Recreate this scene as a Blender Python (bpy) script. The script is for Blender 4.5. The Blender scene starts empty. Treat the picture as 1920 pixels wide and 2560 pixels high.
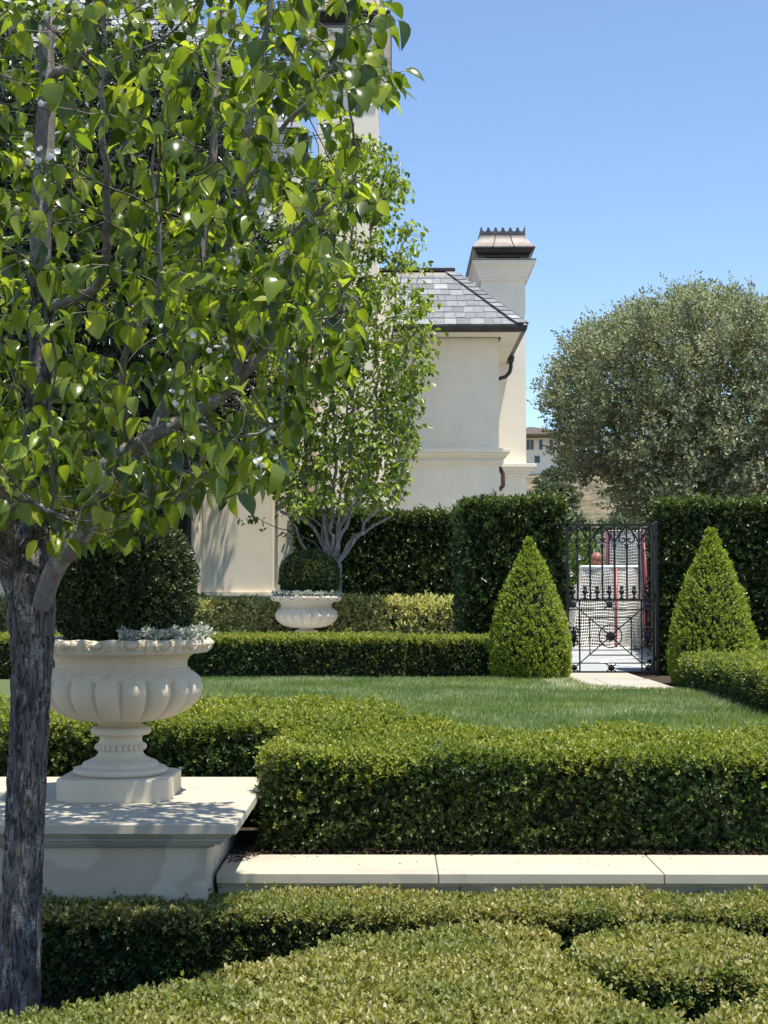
import bpy, math, random
import numpy as np
from mathutils import Vector, Matrix, Euler
R = math.radians
rng = np.random.default_rng(11)
random.seed(5)
SC = bpy.context.scene
COL = SC.collection

# ------------------------------------------------------------------ camera
CAMZ = 1.9                       # metres above the lower path
F, HOR, VPX = 3600.0, 1490.0, 980.0
cam_d = bpy.data.cameras.new("camera")
cam = bpy.data.objects.new("camera", cam_d); COL.objects.link(cam)
cam_d.sensor_fit = 'VERTICAL'; cam_d.sensor_height = 24.0
cam_d.lens = F / 2560.0 * 24.0
cam_d.clip_start = 0.1; cam_d.clip_end = 3000
PITCH = math.atan((HOR - 1280) / F); YAW = math.atan((VPX - 960) / F)
cam.location = (0, 0, CAMZ)
cam.rotation_euler = Euler((math.pi / 2 + PITCH, 0, YAW), 'XYZ')
SC.camera = cam
CM = Euler((math.pi / 2 + PITCH, 0, YAW), 'XYZ').to_matrix()
def ray(px, py):
    return CM @ Vector(((px - 960) / F, (1280 - py) / F, -1))
def P(px, py, d):                # the point seen there at distance d in front
    v = ray(px, py); v = v * (d / v.y)
    return Vector((v.x, v.y, v.z + CAMZ))
def G(px, py, z):                # the point seen there on the level plane z
    v = ray(px, py); t = (z - CAMZ) / v.z
    return Vector((v.x * t, v.y * t, z))
def proj(p):                     # n x 3 -> pixel coordinates
    q = (np.asarray(p) - np.array([0, 0, CAMZ])) @ np.array(CM)
    return 960 + F * q[:, 0] / -q[:, 2], 1280 - F * q[:, 1] / -q[:, 2]

# ------------------------------------------------------------------ light
SUN = Vector((0.20, -0.16, 1.0)).normalized()     # towards the sun
EL = math.asin(SUN.z); AZ = math.atan2(SUN.x, SUN.y)
world = bpy.data.worlds.new("World"); SC.world = world; world.use_nodes = True
wn = world.node_tree; wn.nodes.clear()
sky = wn.nodes.new('ShaderNodeTexSky'); sky.sky_type = 'NISHITA'; sky.sun_disc = False
sky.sun_elevation = EL; sky.sun_rotation = AZ
sky.altitude = 900; sky.air_density = 1.0; sky.dust_density = 0.1; sky.ozone_density = 3.0
bg = wn.nodes.new('ShaderNodeBackground'); bg.inputs['Strength'].default_value = 0.106
wo = wn.nodes.new('ShaderNodeOutputWorld')
wn.links.new(sky.outputs[0], bg.inputs[0]); wn.links.new(bg.outputs[0], wo.inputs[0])
sun_d = bpy.data.lights.new("sun", 'SUN'); sun_d.energy = 3.6; sun_d.angle = R(0.53)
sun_d.color = (1.0, 0.94, 0.83)
sun = bpy.data.objects.new("sun", sun_d); COL.objects.link(sun)
sun.location = (5, -5, 20); sun.rotation_euler = (-SUN).to_track_quat('-Z', 'Y').to_euler()
SC.view_settings.view_transform = 'Standard'; SC.view_settings.look = 'None'
SC.view_settings.gamma = 1.0; SC.view_settings.exposure = 1.06
SC.view_settings.use_curve_mapping = False
SC.render.engine = 'CYCLES'
SC.cycles.max_bounces = 8; SC.cycles.transparent_max_bounces = 8

# ------------------------------------------------------------------ materials
def newmat(name):
    m = bpy.data.materials.new(name); m.use_nodes = True
    nt = m.node_tree; nt.nodes.clear()
    out = nt.nodes.new('ShaderNodeOutputMaterial')
    return m, nt, out
def N(nt, t, **kw):
    n = nt.nodes.new(t)
    for k, v in kw.items():
        if k in n.inputs: n.inputs[k].default_value = v
        else: setattr(n, k, v)
    return n
def ramp(nt, stops, interp='LINEAR'):
    r = nt.nodes.new('ShaderNodeValToRGB'); r.color_ramp.interpolation = interp
    e = r.color_ramp.elements
    while len(e) < len(stops): e.new(0.5)
    for i, (p, c) in enumerate(stops):
        e[i].position = p; e[i].color = (c[0], c[1], c[2], 1) if hasattr(c, '__len__') else (c, c, c, 1)
    return r
def mixc(nt, fac, a, b, mode='MIX'):
    m = nt.nodes.new('ShaderNodeMix'); m.data_type = 'RGBA'; m.blend_type = mode
    for s, v in ((0, fac), (6, a), (7, b)):
        if hasattr(v, 'is_output') or isinstance(v, bpy.types.NodeSocket): nt.links.new(v, m.inputs[s])
        else: m.inputs[s].default_value = v if s == 0 else (v[0], v[1], v[2], 1)
    return m.outputs[2]
def coords(nt): return nt.nodes.new('ShaderNodeTexCoord').outputs['Object']
def noise(nt, vec, scale, detail=4, rough=0.6, dist=0.0):
    n = N(nt, 'ShaderNodeTexNoise', Scale=scale, Detail=detail, Roughness=rough, Distortion=dist)
    nt.links.new(vec, n.inputs['Vector']); return n.outputs['Fac']
def bump(nt, h, strength, dist):
    b = N(nt, 'ShaderNodeBump', Strength=strength, Distance=dist); nt.links.new(h, b.inputs['Height'])
    return b.outputs[0]
def vscale(nt, vec, s):
    m = nt.nodes.new('ShaderNodeMapping'); m.inputs['Scale'].default_value = s
    nt.links.new(vec, m.inputs['Vector']); return m.outputs[0]

def leaf_mat(name, stops, rough=0.4, trans=0.35, patch=None, pscale=1.5, tcol=(1.25, 1.3, 0.5), spec=0.5):
    """stops: colour by random per leaf; patch: colour that takes over in uneven patches"""
    m, nt, out = newmat(name)
    g = nt.nodes.new('ShaderNodeNewGeometry')
    c = ramp(nt, stops); nt.links.new(g.outputs['Random Per Island'], c.inputs[0])
    col = c.outputs[0]
    if patch:
        nz = noise(nt, coords(nt), pscale, 3, 0.6)
        r = ramp(nt, [(0.42, 0.0), (0.62, 1.0)]); nt.links.new(nz, r.inputs[0])
        col = mixc(nt, r.outputs[0], col, mixc(nt, 0.62, col, patch))
    pb = N(nt, 'ShaderNodeBsdfPrincipled', Roughness=rough); pb.inputs['Specular IOR Level'].default_value = spec
    nt.links.new(col, pb.inputs['Base Color'])
    t = nt.nodes.new('ShaderNodeBsdfTranslucent')
    nt.links.new(mixc(nt, 1.0, col, tcol, 'MULTIPLY'), t.inputs[0])
    mx = nt.nodes.new('ShaderNodeMixShader'); mx.inputs[0].default_value = trans
    nt.links.new(pb.outputs[0], mx.inputs[1]); nt.links.new(t.outputs[0], mx.inputs[2])
    nt.links.new(mx.outputs[0], out.inputs[0])
    return m
def plain(name, col, rough=0.6, metal=0.0, nscale=6, var=0.15, bmp=0.1, bdist=0.003, bscale=60):
    m, nt, out = newmat(name); v = coords(nt)
    nz = noise(nt, v, nscale, 5, 0.6)
    lo = [x * (1 - var) for x in col]; hi = [min(1, x * (1 + var)) for x in col]
    r = ramp(nt, [(0.3, lo), (0.7, hi)]); nt.links.new(nz, r.inputs[0])
    pb = N(nt, 'ShaderNodeBsdfPrincipled', Roughness=rough, Metallic=metal)
    nt.links.new(r.outputs[0], pb.inputs['Base Color'])
    nt.links.new(bump(nt, noise(nt, v, bscale, 4, 0.65), bmp, bdist), pb.inputs['Normal'])
    nt.links.new(pb.outputs[0], out.inputs[0]); return m
def stone(name, col, stain, grey, stain_at=0.6, bmp=0.35):
    m, nt, out = newmat(name); v = coords(nt)
    a = ramp(nt, [(0.35, [c * 0.955 for c in col]), (0.65, [min(1, c * 1.03) for c in col])])
    nt.links.new(noise(nt, v, 3.1, 6, 0.6), a.inputs[0])
    sp = ramp(nt, [(0.40, 0.0), (0.75, 1.0)]); nt.links.new(noise(nt, v, 170, 3, 0.7), sp.inputs[0])
    c1 = mixc(nt, sp.outputs[0], a.outputs[0], mixc(nt, 0.35, a.outputs[0], grey))
    st = ramp(nt, [(stain_at, 0.0), (stain_at + 0.03, 0.8), (stain_at + 0.2, 0.45)])
    nt.links.new(noise(nt, vscale(nt, v, (1, 1, 1.3)), 1.9, 3, 0.45, 0.4), st.inputs[0])
    c2 = mixc(nt, st.outputs[0], c1, stain)
    pt = ramp(nt, [(0.67, 0.0), (0.74, 0.6)]); nt.links.new(noise(nt, v, 14, 5, 0.7), pt.inputs[0])
    c3 = mixc(nt, pt.outputs[0], c2, mixc(nt, 0.5, c2, grey))
    sk = ramp(nt, [(0.55, 0.0), (0.72, 0.55)]); nt.links.new(noise(nt, vscale(nt, v, (16, 16, 1.2)), 1.0, 4, 0.6), sk.inputs[0])
    c3 = mixc(nt, sk.outputs[0], c3, mixc(nt, 0.45, c3, grey))
    pb = N(nt, 'ShaderNodeBsdfPrincipled', Roughness=0.82); nt.links.new(c3, pb.inputs['Base Color'])
    b = bump(nt, noise(nt, v, 140, 5, 0.7), bmp, 0.002)
    b2 = N(nt, 'ShaderNodeBump', Strength=0.3, Distance=0.006)
    nt.links.new(noise(nt, v, 12, 5, 0.6), b2.inputs['Height']); nt.links.new(b, b2.inputs['Normal'])
    nt.links.new(b2.outputs[0], pb.inputs['Normal'])
    nt.links.new(pb.outputs[0], out.inputs[0]); return m
def island_mat(name, stops, rough=0.6, bscale=20, bmp=0.4, spec=0.5):
    m, nt, out = newmat(name); v = coords(nt)
    g = nt.nodes.new('ShaderNodeNewGeometry')
    c = ramp(nt, stops); nt.links.new(g.outputs['Random Per Island'], c.inputs[0])
    nz = ramp(nt, [(0.3, 0.75), (0.7, 1.12)]); nt.links.new(noise(nt, v, bscale, 5, 0.7), nz.inputs[0])
    pb = N(nt, 'ShaderNodeBsdfPrincipled', Roughness=rough); pb.inputs['Specular IOR Level'].default_value = spec
    nt.links.new(mixc(nt, 1.0, c.outputs[0], nz.outputs[0], 'MULTIPLY'), pb.inputs['Base Color'])
    nt.links.new(bump(nt, noise(nt, v, bscale * 2, 5, 0.7), bmp, 0.004), pb.inputs['Normal'])
    nt.links.new(pb.outputs[0], out.inputs[0]); return m
def bark_mat(name, dark, mid, light, vs=(38, 38, 9), bmp=1.0, dist=0.012, crack=1.0):
    m, nt, out = newmat(name); v = coords(nt)
    def mth(op, a, b=0.0):
        q = nt.nodes.new('ShaderNodeMath'); q.operation = op
        for k_, x in enumerate((a, b)):
            if isinstance(x, bpy.types.NodeSocket): nt.links.new(x, q.inputs[k_])
            else: q.inputs[k_].default_value = x
        return q.outputs[0]
    vv = vscale(nt, v, vs)
    d = noise(nt, vv, 1.0, 6, 0.62, 0.9)
    ridge = mth('MULTIPLY', mth('ABSOLUTE', mth('SUBTRACT', d, 0.5)), 9.0)      # 0 in a crack
    rc = ramp(nt, [(0.0, 0.0), (0.22 * crack, 1.0)]); nt.links.new(ridge, rc.inputs[0])
    fine = noise(nt, vscale(nt, v, (45, 45, 330)), 1.0, 3, 0.6, .6)
    tone = ramp(nt, [(0.35, [c * .75 for c in mid]), (0.65, [c * 1.25 for c in mid])]); nt.links.new(noise(nt, vv, 2.3, 5, .7), tone.inputs[0])
    fr = ramp(nt, [(0.52, 0.0), (0.60, 1.0)]); nt.links.new(noise(nt, vscale(nt, v, (14, 14, 7)), 1.0, 3, 0.5, .5), fr.inputs[0])
    ff = ramp(nt, [(0.42, [c * 0.5 for c in light]), (0.58, [min(1, c * 1.5) for c in light])]); nt.links.new(fine, ff.inputs[0])
    col = mixc(nt, fr.outputs[0], tone.outputs[0], ff.outputs[0])
    col = mixc(nt, rc.outputs[0], dark, col)
    pb = N(nt, 'ShaderNodeBsdfPrincipled', Roughness=0.6); nt.links.new(col, pb.inputs['Base Color'])
    b1 = N(nt, 'ShaderNodeBump', Strength=bmp, Distance=dist); nt.links.new(rc.outputs[0], b1.inputs['Height'])
    b2 = N(nt, 'ShaderNodeBump', Strength=0.7, Distance=0.004); nt.links.new(fine, b2.inputs['Height'])
    nt.links.new(b1.outputs[0], b2.inputs['Normal']); nt.links.new(b2.outputs[0], pb.inputs['Normal'])
    nt.links.new(pb.outputs[0], out.inputs[0]); return m

M = {}
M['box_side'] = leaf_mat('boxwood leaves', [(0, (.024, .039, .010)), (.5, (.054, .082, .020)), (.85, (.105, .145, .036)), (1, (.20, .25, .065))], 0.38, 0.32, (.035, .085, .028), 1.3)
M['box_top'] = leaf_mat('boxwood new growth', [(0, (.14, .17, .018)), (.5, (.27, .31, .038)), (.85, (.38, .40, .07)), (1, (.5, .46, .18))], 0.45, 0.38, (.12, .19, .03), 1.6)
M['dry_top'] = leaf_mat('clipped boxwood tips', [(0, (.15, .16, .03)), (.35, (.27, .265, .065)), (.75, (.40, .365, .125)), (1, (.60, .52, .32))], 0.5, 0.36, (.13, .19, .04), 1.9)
M['box_fresh'] = leaf_mat('fresh boxwood sprigs', [(0, (.04, .09, .015)), (.6, (.09, .16, .03)), (1, (.16, .25, .06))], 0.4, 0.35)
M['ball'] = leaf_mat('dark boxwood leaves', [(0, (.020, .036, .012)), (.6, (.05, .078, .024)), (1, (.12, .16, .055))], 0.4, 0.25)
M['cone'] = leaf_mat('bright boxwood leaves', [(0, (.10, .14, .013)), (.5, (.24, .31, .034)), (1, (.45, .52, .08))], 0.42, 0.4)
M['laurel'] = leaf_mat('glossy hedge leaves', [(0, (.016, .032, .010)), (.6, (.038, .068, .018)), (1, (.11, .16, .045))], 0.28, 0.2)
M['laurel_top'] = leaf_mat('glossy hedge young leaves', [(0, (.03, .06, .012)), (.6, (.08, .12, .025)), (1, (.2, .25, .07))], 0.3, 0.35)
M['varieg'] = leaf_mat('cream edged leaves', [(0, (.10, .12, .04)), (.25, (.28, .29, .10)), (.6, (.52, .50, .24)), (1, (.74, .70, .46))], 0.5, 0.5)
M['silver'] = leaf_mat('silver leaves', [(0, (.26, .31, .25)), (1, (.58, .62, .53))], 0.6, 0.2, tcol=(1, 1, 1))
M['pear'] = leaf_mat('pear leaves', [(0, (.026, .050, .009)), (.35, (.085, .135, .019)), (.7, (.185, .25, .038)), (1, (.36, .41, .08))], 0.22, 0.5, None, tcol=(2.05, 2.0, .6), spec=.6)
M['pear_young'] = leaf_mat('young pear leaves', [(0, (.14, .21, .025)), (.7, (.26, .32, .05)), (1, (.38, .40, .10))], 0.3, 0.45, tcol=(1.5, 1.7, .6))
M['pear_far'] = leaf_mat('small pear leaves', [(0, (.06, .105, .018)), (.5, (.16, .23, .036)), (1, (.34, .41, .10))], 0.35, 0.45, tcol=(1.8, 1.8, .5))
M['evergreen'] = leaf_mat('dark evergreen leaves', [(0, (.010, .018, .008)), (.7, (.026, .042, .016)), (1, (.07, .09, .05))], 0.27, 0.15)
M['oak'] = leaf_mat('grey green oak leaves', [(0, (.13, .15, .08)), (.5, (.26, .285, .155)), (1, (.48, .50, .33))], 0.5, 0.35, tcol=(1.1, 1.15, .7))
M['scrub'] = leaf_mat('hillside scrub leaves', [(0, (.06, .085, .04)), (1, (.15, .18, .09))], 0.6, 0.2)
M['rose_leaf'] = leaf_mat('rose leaves', [(0, (.05, .10, .02)), (1, (.16, .24, .06))], 0.4, 0.35)
M['petal'] = leaf_mat('white petals', [(0, (.75, .76, .70)), (1, (.9, .9, .86))], 0.6, 0.3, tcol=(1, 1, 1))
M['grass'] = leaf_mat('lawn grass', [(0, (.15, .19, .045)), (.45, (.30, .37, .13)), (.8, (.48, .54, .30)), (1, (.84, .86, .72))], 0.28, 0.4, (.13, .23, .04), 1.1)
M['mulch'] = island_mat('bark mulch', [(0, (.02, .013, .009)), (.7, (.07, .04, .028)), (1, (.16, .10, .07))], 0.9)
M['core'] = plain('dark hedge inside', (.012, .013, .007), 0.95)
M['twig'] = plain('hedge twigs', (.09, .07, .045), 0.8)
M['limestone'] = stone('cast limestone', (.50, .445, .34), (.39, .355, .285), (.34, .325, .285), 0.58)
M['pier_body'] = stone('stuccoed pier', (.60, .52, .40), (.42, .35, .27), (.40, .38, .34), 0.50, 0.2)
M['moulding'] = stone('weathered moulding', (.40, .385, .33), (.25, .25, .21), (.2, .2, .18), 0.52)
M['urn'] = stone('urn cast stone', (.66, .565, .42), (.55, .46, .34), (.40, .37, .31), 0.72, 0.8)
M['stucco'] = stone('house stucco', (.88, .79, .635), (.86, .77, .615), (.82, .735, .59), 0.62, 0.25)
M['slate'] = island_mat('roof slate', [(0, (.15, .165, .185)), (.6, (.21, .225, .245)), (.9, (.27, .285, .30)), (1, (.36, .37, .38))], 0.6, 9, 0.4, 0.3)
M['copper'] = plain('aged bronze metal', (.10, .090, .088), 0.5, 0.35, 4, 0.45, 0.15)
M['rust_pipe'] = plain('reddish brown pipe', (.075, .035, .03), 0.5)
M['gutter'] = plain('dark bronze gutter', (.055, .042, .038), 0.4, 0.5, 5, 0.3)
M['soot'] = plain('sooty metal', (.015, .013, .013), 0.7)
M['iron'] = plain('black wrought iron', (.012, .012, .014), 0.38, 0.3, 20, 0.3, 0.15)
M['window_frame'] = plain('black window frame', (.02, .02, .024), 0.35)
M['white_paint'] = plain('white paint', (.8, .8, .78), 0.5)
M['red_paint'] = plain('red goal paint', (.34, .07, .07), 0.4, 0, 30, 0.3)
M['plum_paint'] = plain('faded plum paint', (.22, .05, .08), 0.45, 0, 30, 0.3)
M['net'] = plain('white netting cord', (.84, .82, .78), 0.8)
M['rubber'] = plain('orange basketball rubber', (.30, .12, .08), 0.55, 0, 90, 0.2, 0.4, 0.001, 300)
M['seam'] = plain('ball seams', (.03, .02, .02), 0.7)
M['court'] = plain('grey court coating', (.36, .38, .40), 0.75, 0, 1.5, 0.06, 0.2)
M['paving'] = stone('pale paving', (.42, .385, .32), (.36, .33, .27), (.34, .32, .28), 0.6)
M['glass'] = plain('window glass', (.03, .05, .045), 0.06, 0.0, 1, 0.1, 0.02)
M['bark'] = bark_mat('furrowed bark', (.020, .017, .016), (.105, .092, .084), (.21, .19, .175), vs=(34, 34, 6), crack=1.3)
M['limb'] = bark_mat('smooth limb bark', (.09, .08, .075), (.20, .18, .168), (.32, .295, .275), vs=(16, 16, 9), bmp=0.4, dist=0.004, crack=.35)
M['twig_bark'] = plain('twig bark', (.12, .095, .08), 0.7, 0, 40, 0.3)
M['stem'] = plain('green stems', (.16, .20, .05), 0.6)
M['terra'] = plain('soil in the urn', (.03, .02, .015), 0.95)
def ground_mat():
    m, nt, out = newmat('ground soil'); v = coords(nt)
    r = ramp(nt, [(0.3, (.025, .017, .011)), (0.55, (.065, .042, .028)), (0.75, (.12, .085, .055))])
    nt.links.new(noise(nt, v, 22, 8, 0.75), r.inputs[0])
    pb = N(nt, 'ShaderNodeBsdfPrincipled', Roughness=0.95); nt.links.new(r.outputs[0], pb.inputs['Base Color'])
    nt.links.new(bump(nt, noise(nt, v, 35, 8, 0.8), 1.0, 0.03), pb.inputs['Normal'])
    nt.links.new(pb.outputs[0], out.inputs[0]); return m
M['soil'] = ground_mat()
def hill_mat():
    m, nt, out = newmat('dry hillside'); v = coords(nt)
    r = ramp(nt, [(0.40, (.09, .11, .05)), (0.5, (.26, .21, .12)), (0.62, (.42, .33, .20))])
    nt.links.new(noise(nt, v, 0.9, 8, 0.75), r.inputs[0])
    pb = N(nt, 'ShaderNodeBsdfPrincipled', Roughness=0.95); nt.links.new(r.outputs[0], pb.inputs['Base Color'])
    nt.links.new(bump(nt, noise(nt, v, 2, 8, 0.8), 1.0, 0.5), pb.inputs['Normal'])
    nt.links.new(pb.outputs[0], out.inputs[0]); return m
M['hill'] = hill_mat()
def turf_mat():
    m, nt, out = newmat('turf under the blades'); v = coords(nt)
    r = ramp(nt, [(0.3, (.05, .075, .020)), (0.7, (.11, .15, .045))]); nt.links.new(noise(nt, v, 30, 6, 0.7), r.inputs[0])
    pb = N(nt, 'ShaderNodeBsdfPrincipled', Roughness=0.9); nt.links.new(r.outputs[0], pb.inputs['Base Color'])
    nt.links.new(pb.outputs[0], out.inputs[0]); return m
M['turf'] = turf_mat()

# ------------------------------------------------------------------ mesh building
class MB:
    def __init__(s): s.v = []; s.l = []; s.n = []; s.m = []; s.s = []; s.k = 0; s.mats = []
    def slot(s, mat):
        if mat not in s.mats: s.mats.append(mat)
        return s.mats.index(mat)
    def raw(s, v, loops, sizes, mat, smooth=False):
        v = np.asarray(v, float).reshape(-1, 3); loops = np.asarray(loops, int); sizes = np.asarray(sizes, int)
        s.v.append(v); s.l.append(loops + s.k); s.n.append(sizes); s.k += len(v)
        s.m.append(np.full(len(sizes), s.slot(mat))); s.s.append(np.full(len(sizes), smooth)); return s
    def faces(s, v, fs, mat, smooth=False):
        return s.raw(v, [i for f in fs for i in f], [len(f) for f in fs], mat, smooth)
    def box(s, lo, hi, mat, bev=0.0, mtx=None):
        x0, y0, z0 = lo; x1, y1, z1 = hi
        if bev <= 0:
            v = [(x0,y0,z0),(x1,y0,z0),(x1,y1,z0),(x0,y1,z0),(x0,y0,z1),(x1,y0,z1),(x1,y1,z1),(x0,y1,z1)]
            f = [(3,2,1,0),(4,5,6,7),(0,1,5,4),(1,2,6,5),(2,3,7,6),(3,0,4,7)]
        else:
            b = bev; rings = []
            for z, i in ((z0, b), (z0 + b, 0), (z1 - b, 0), (z1, b)):
                c = b
                rings.append([(x0+i+c,y0+i,z),(x1-i-c,y0+i,z),(x1-i,y0+i+c,z),(x1-i,y1-i-c,z),(x1-i-c,y1-i,z),(x0+i+c,y1-i,z),(x0+i,y1-i-c,z),(x0+i,y0+i+c,z)])
            v = [p for r_ in rings for p in r_]; f = [tuple(range(7, -1, -1)), tuple(range(24, 32))]
            for k in range(3):
                for i in range(8): f.append((k*8+i, k*8+(i+1) % 8, k*8+8+(i+1) % 8, k*8+8+i))
        v = np.array(v, float)
        if mtx is not None: v = v @ np.array(mtx.to_3x3()).T + np.array(mtx.translation)
        return s.faces(v, f, mat)
    def tube(s, pts, rad, mat, sides=8, smooth=True, cap=True, jit=0.0):
        pts = np.asarray(pts, float); n = len(pts)
        rad = np.broadcast_to(np.asarray(rad, float), (n,))
        t = np.gradient(pts, axis=0); t /= np.linalg.norm(t, axis=1)[:, None] + 1e-12
        up = np.array([0, 0, 1.0]) if abs(t[0][2]) < .9 else np.array([1.0, 0, 0])
        a = np.cross(t[0], up); a /= np.linalg.norm(a); vs = []
        ang = np.linspace(0, 2 * np.pi, sides, endpoint=False)
        for i in range(n):
            a = a - t[i] * a.dot(t[i]); a /= np.linalg.norm(a) + 1e-12; b = np.cross(t[i], a)
            rr = rad[i] * (1 + (jit * rng.standard_normal(sides) if jit else 0))
            vs.append(pts[i] + np.outer(np.cos(ang) * rr, a) + np.outer(np.sin(ang) * rr, b))
        v = np.concatenate(vs); i = np.arange(n - 1)[:, None] * sides; j = np.arange(sides)[None, :]; j2 = (j + 1) % sides
        q = np.stack([i + j, i + j2, i + sides + j2, i + sides + j], -1).reshape(-1)
        s.raw(v, q, np.full((n - 1) * sides, 4), mat, smooth)
        if cap:
            s.k -= len(v)
            s.l.append(np.array(list(range(sides - 1, -1, -1)) + list(range((n-1)*sides, n*sides))) + s.k)
            s.n.append(np.array([sides, sides])); s.m.append(np.full(2, s.slot(mat))); s.s.append(np.full(2, False)); s.k += len(v)
        return s
    def bar(s, a, b, w, h, mat):         # straight square bar
        a = Vector(a); b = Vector(b); d = (b - a); L = d.length
        q = d.to_track_quat('X', 'Z').to_matrix().to_4x4(); q.translation = a
        return s.box((0, -w / 2, -h / 2), (L, w / 2, h / 2), mat, mtx=q)
    def lathe(s, prof, mat, seg=48, fn=None, center=(0, 0), smooth=True):
        prof = np.array(prof, float); n = len(prof); th = np.linspace(0, 2 * np.pi, seg, endpoint=False)
        r = np.repeat(prof[:, :1], seg, 1); z = np.repeat(prof[:, 1:2], seg, 1); T = np.repeat(th[None], n, 0)
        if fn: r, z = fn(r, z, T)
        v = np.stack([center[0] + r * np.cos(T), center[1] + r * np.sin(T), z], -1).reshape(-1, 3)
        i = np.arange(n - 1)[:, None] * seg; j = np.arange(seg)[None]; j2 = (j + 1) % seg
        q = np.stack([i + j, i + j2, i + seg + j2, i + seg + j], -1).reshape(-1)
        return s.raw(v, q, np.full((n - 1) * seg, 4), mat, smooth)
    def prism(s, poly, z0, z1, mat):
        n = len(poly); v = [(x, y, z0) for x, y in poly] + [(x, y, z1) for x, y in poly]
        f = [tuple(range(n - 1, -1, -1)), tuple(range(n, 2 * n))] + [(i, (i+1) % n, n + (i+1) % n, n + i) for i in range(n)]
        return s.faces(v, f, mat)
    def build(s, name, parent=None, origin=None):
        me = bpy.data.meshes.new(name)
        v = np.concatenate(s.v)
        off = np.array(parent_loc(parent)) if parent is not None else (np.array(origin) if origin is not None else np.zeros(3))
        v = v - off; lo = np.concatenate(s.l); n = np.concatenate(s.n)
        me.vertices.add(len(v)); me.vertices.foreach_set('co', v.astype(np.float32).ravel())
        me.loops.add(len(lo)); me.loops.foreach_set('vertex_index', lo.astype(np.int32))
        me.polygons.add(len(n)); st = np.concatenate([[0], np.cumsum(n)[:-1]])
        me.polygons.foreach_set('loop_start', st.astype(np.int32))
        me.polygons.foreach_set('material_index', np.concatenate(s.m).astype(np.int32))
        me.polygons.foreach_set('use_smooth', np.concatenate(s.s).astype(bool))
        for m in s.mats: me.materials.append(m)
        me.update(calc_edges=True); me.validate()
        o = bpy.data.objects.new(name, me); COL.objects.link(o)
        if parent is not None: o.parent = parent
        else: o.location = off
        return o
def parent_loc(o):
    v = Vector((0, 0, 0))
    while o is not None: v += o.location; o = o.parent
    return v
def tag(o, label, cat, group=None):
    o['label'] = label; o['category'] = cat
    if group: o['group'] = group
    return o
def thing(name, label, cat, loc=(0, 0, 0), group=None):
    o = bpy.data.objects.new(name, None); COL.objects.link(o); o.location = loc; o.empty_display_size = 0.2
    return tag(o, label, cat, group)
def struct(o, stuff=False):
    o['kind'] = 'stuff' if stuff else 'structure'; return o

# leaves ------------------------------------------------------------
T_SMALL = (np.array([(0,0,0),(.34,.46,.10),(.74,.36,.07),(1,0,-.10),(.74,-.36,.07),(.34,-.46,.10)]), [(0,1,2,3),(0,3,4,5)])
def big_template():
    ts = [0, .08, .22, .4, .58, .75, .9, 1.0]; ws = [0.0, .24, .43, .5, .44, .30, .12, 0.0]
    v = []; f = []
    for i, (t, w) in enumerate(zip(ts, ws)):
        h = -0.25 * t * t
        v += [(t, w, h + .22 * w), (t, 0, h), (t, -w, h + .22 * w)]
    for i in range(len(ts) - 1):
        a = i * 3
        if i == 0: f += [(1, 4, 3), (1, 5, 4)]
        elif i == len(ts) - 2: f += [(a, a+1, a+4), (a+1, a+2, a+4)]
        else: f += [(a, a+1, a+4, a+3), (a+1, a+2, a+5, a+4)]
    v = np.array(v); used = sorted({k for q in f for k in q}); mp = {k: i for i, k in enumerate(used)}
    return v[used], [tuple(mp[k] for k in q) for q in f]
T_BIG = big_template()
T_PETAL = (np.array([(0,0,0),(.5,.5,.1),(1,.25,.15),(1,-.25,.15),(.5,-.5,.1)]), [(0,1,2,3,4)])
T_BLADE = (np.array([(0,.5,0),(0,-.5,0),(.55,-.4,.0),(.55,.4,.0),(1,0,-.0)]), [(0,1,2,3),(3,2,4)])
def unit(a): return a / (np.linalg.norm(a, axis=-1, keepdims=True) + 1e-9)
def leaves(mb, Pb, D, Nn, L, W, mat, tpl=T_SMALL, curl=1.0, smooth=True):
    n = len(Pb)
    if n == 0: return
    D = unit(D); S = unit(np.cross(D, Nn)); U = np.cross(S, D)
    tv, tf = tpl; k = len(tv)
    L = np.broadcast_to(L, (n,))[:, None, None]; W = np.broadcast_to(W, (n,))[:, None, None]
    c = np.broadcast_to(curl, (n,))[:, None, None]
    v = Pb[:, None] + D[:, None] * (tv[None, :, :1] * L) + S[:, None] * (tv[None, :, 1:2] * W) + U[:, None] * (tv[None, :, 2:] * L * c)
    base = np.array([i for f in tf for i in f]); sz = np.array([len(f) for f in tf])
    loops = (base[None] + (np.arange(n) * k)[:, None]).ravel()
    mb.raw(v.reshape(-1, 3), loops, np.tile(sz, n), mat, smooth)
def wob(p, f, seed, amp=1.0):            # smooth 3-D wobble in about -1..1
    r = np.random.default_rng(seed); o = 0
    for i in range(5):
        k = r.standard_normal(3) * f * (1 + .5 * i); o = o + np.sin(p @ k + r.uniform(0, 6.28)) / (1 + .5 * i)
    return amp * o / 2.2
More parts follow.
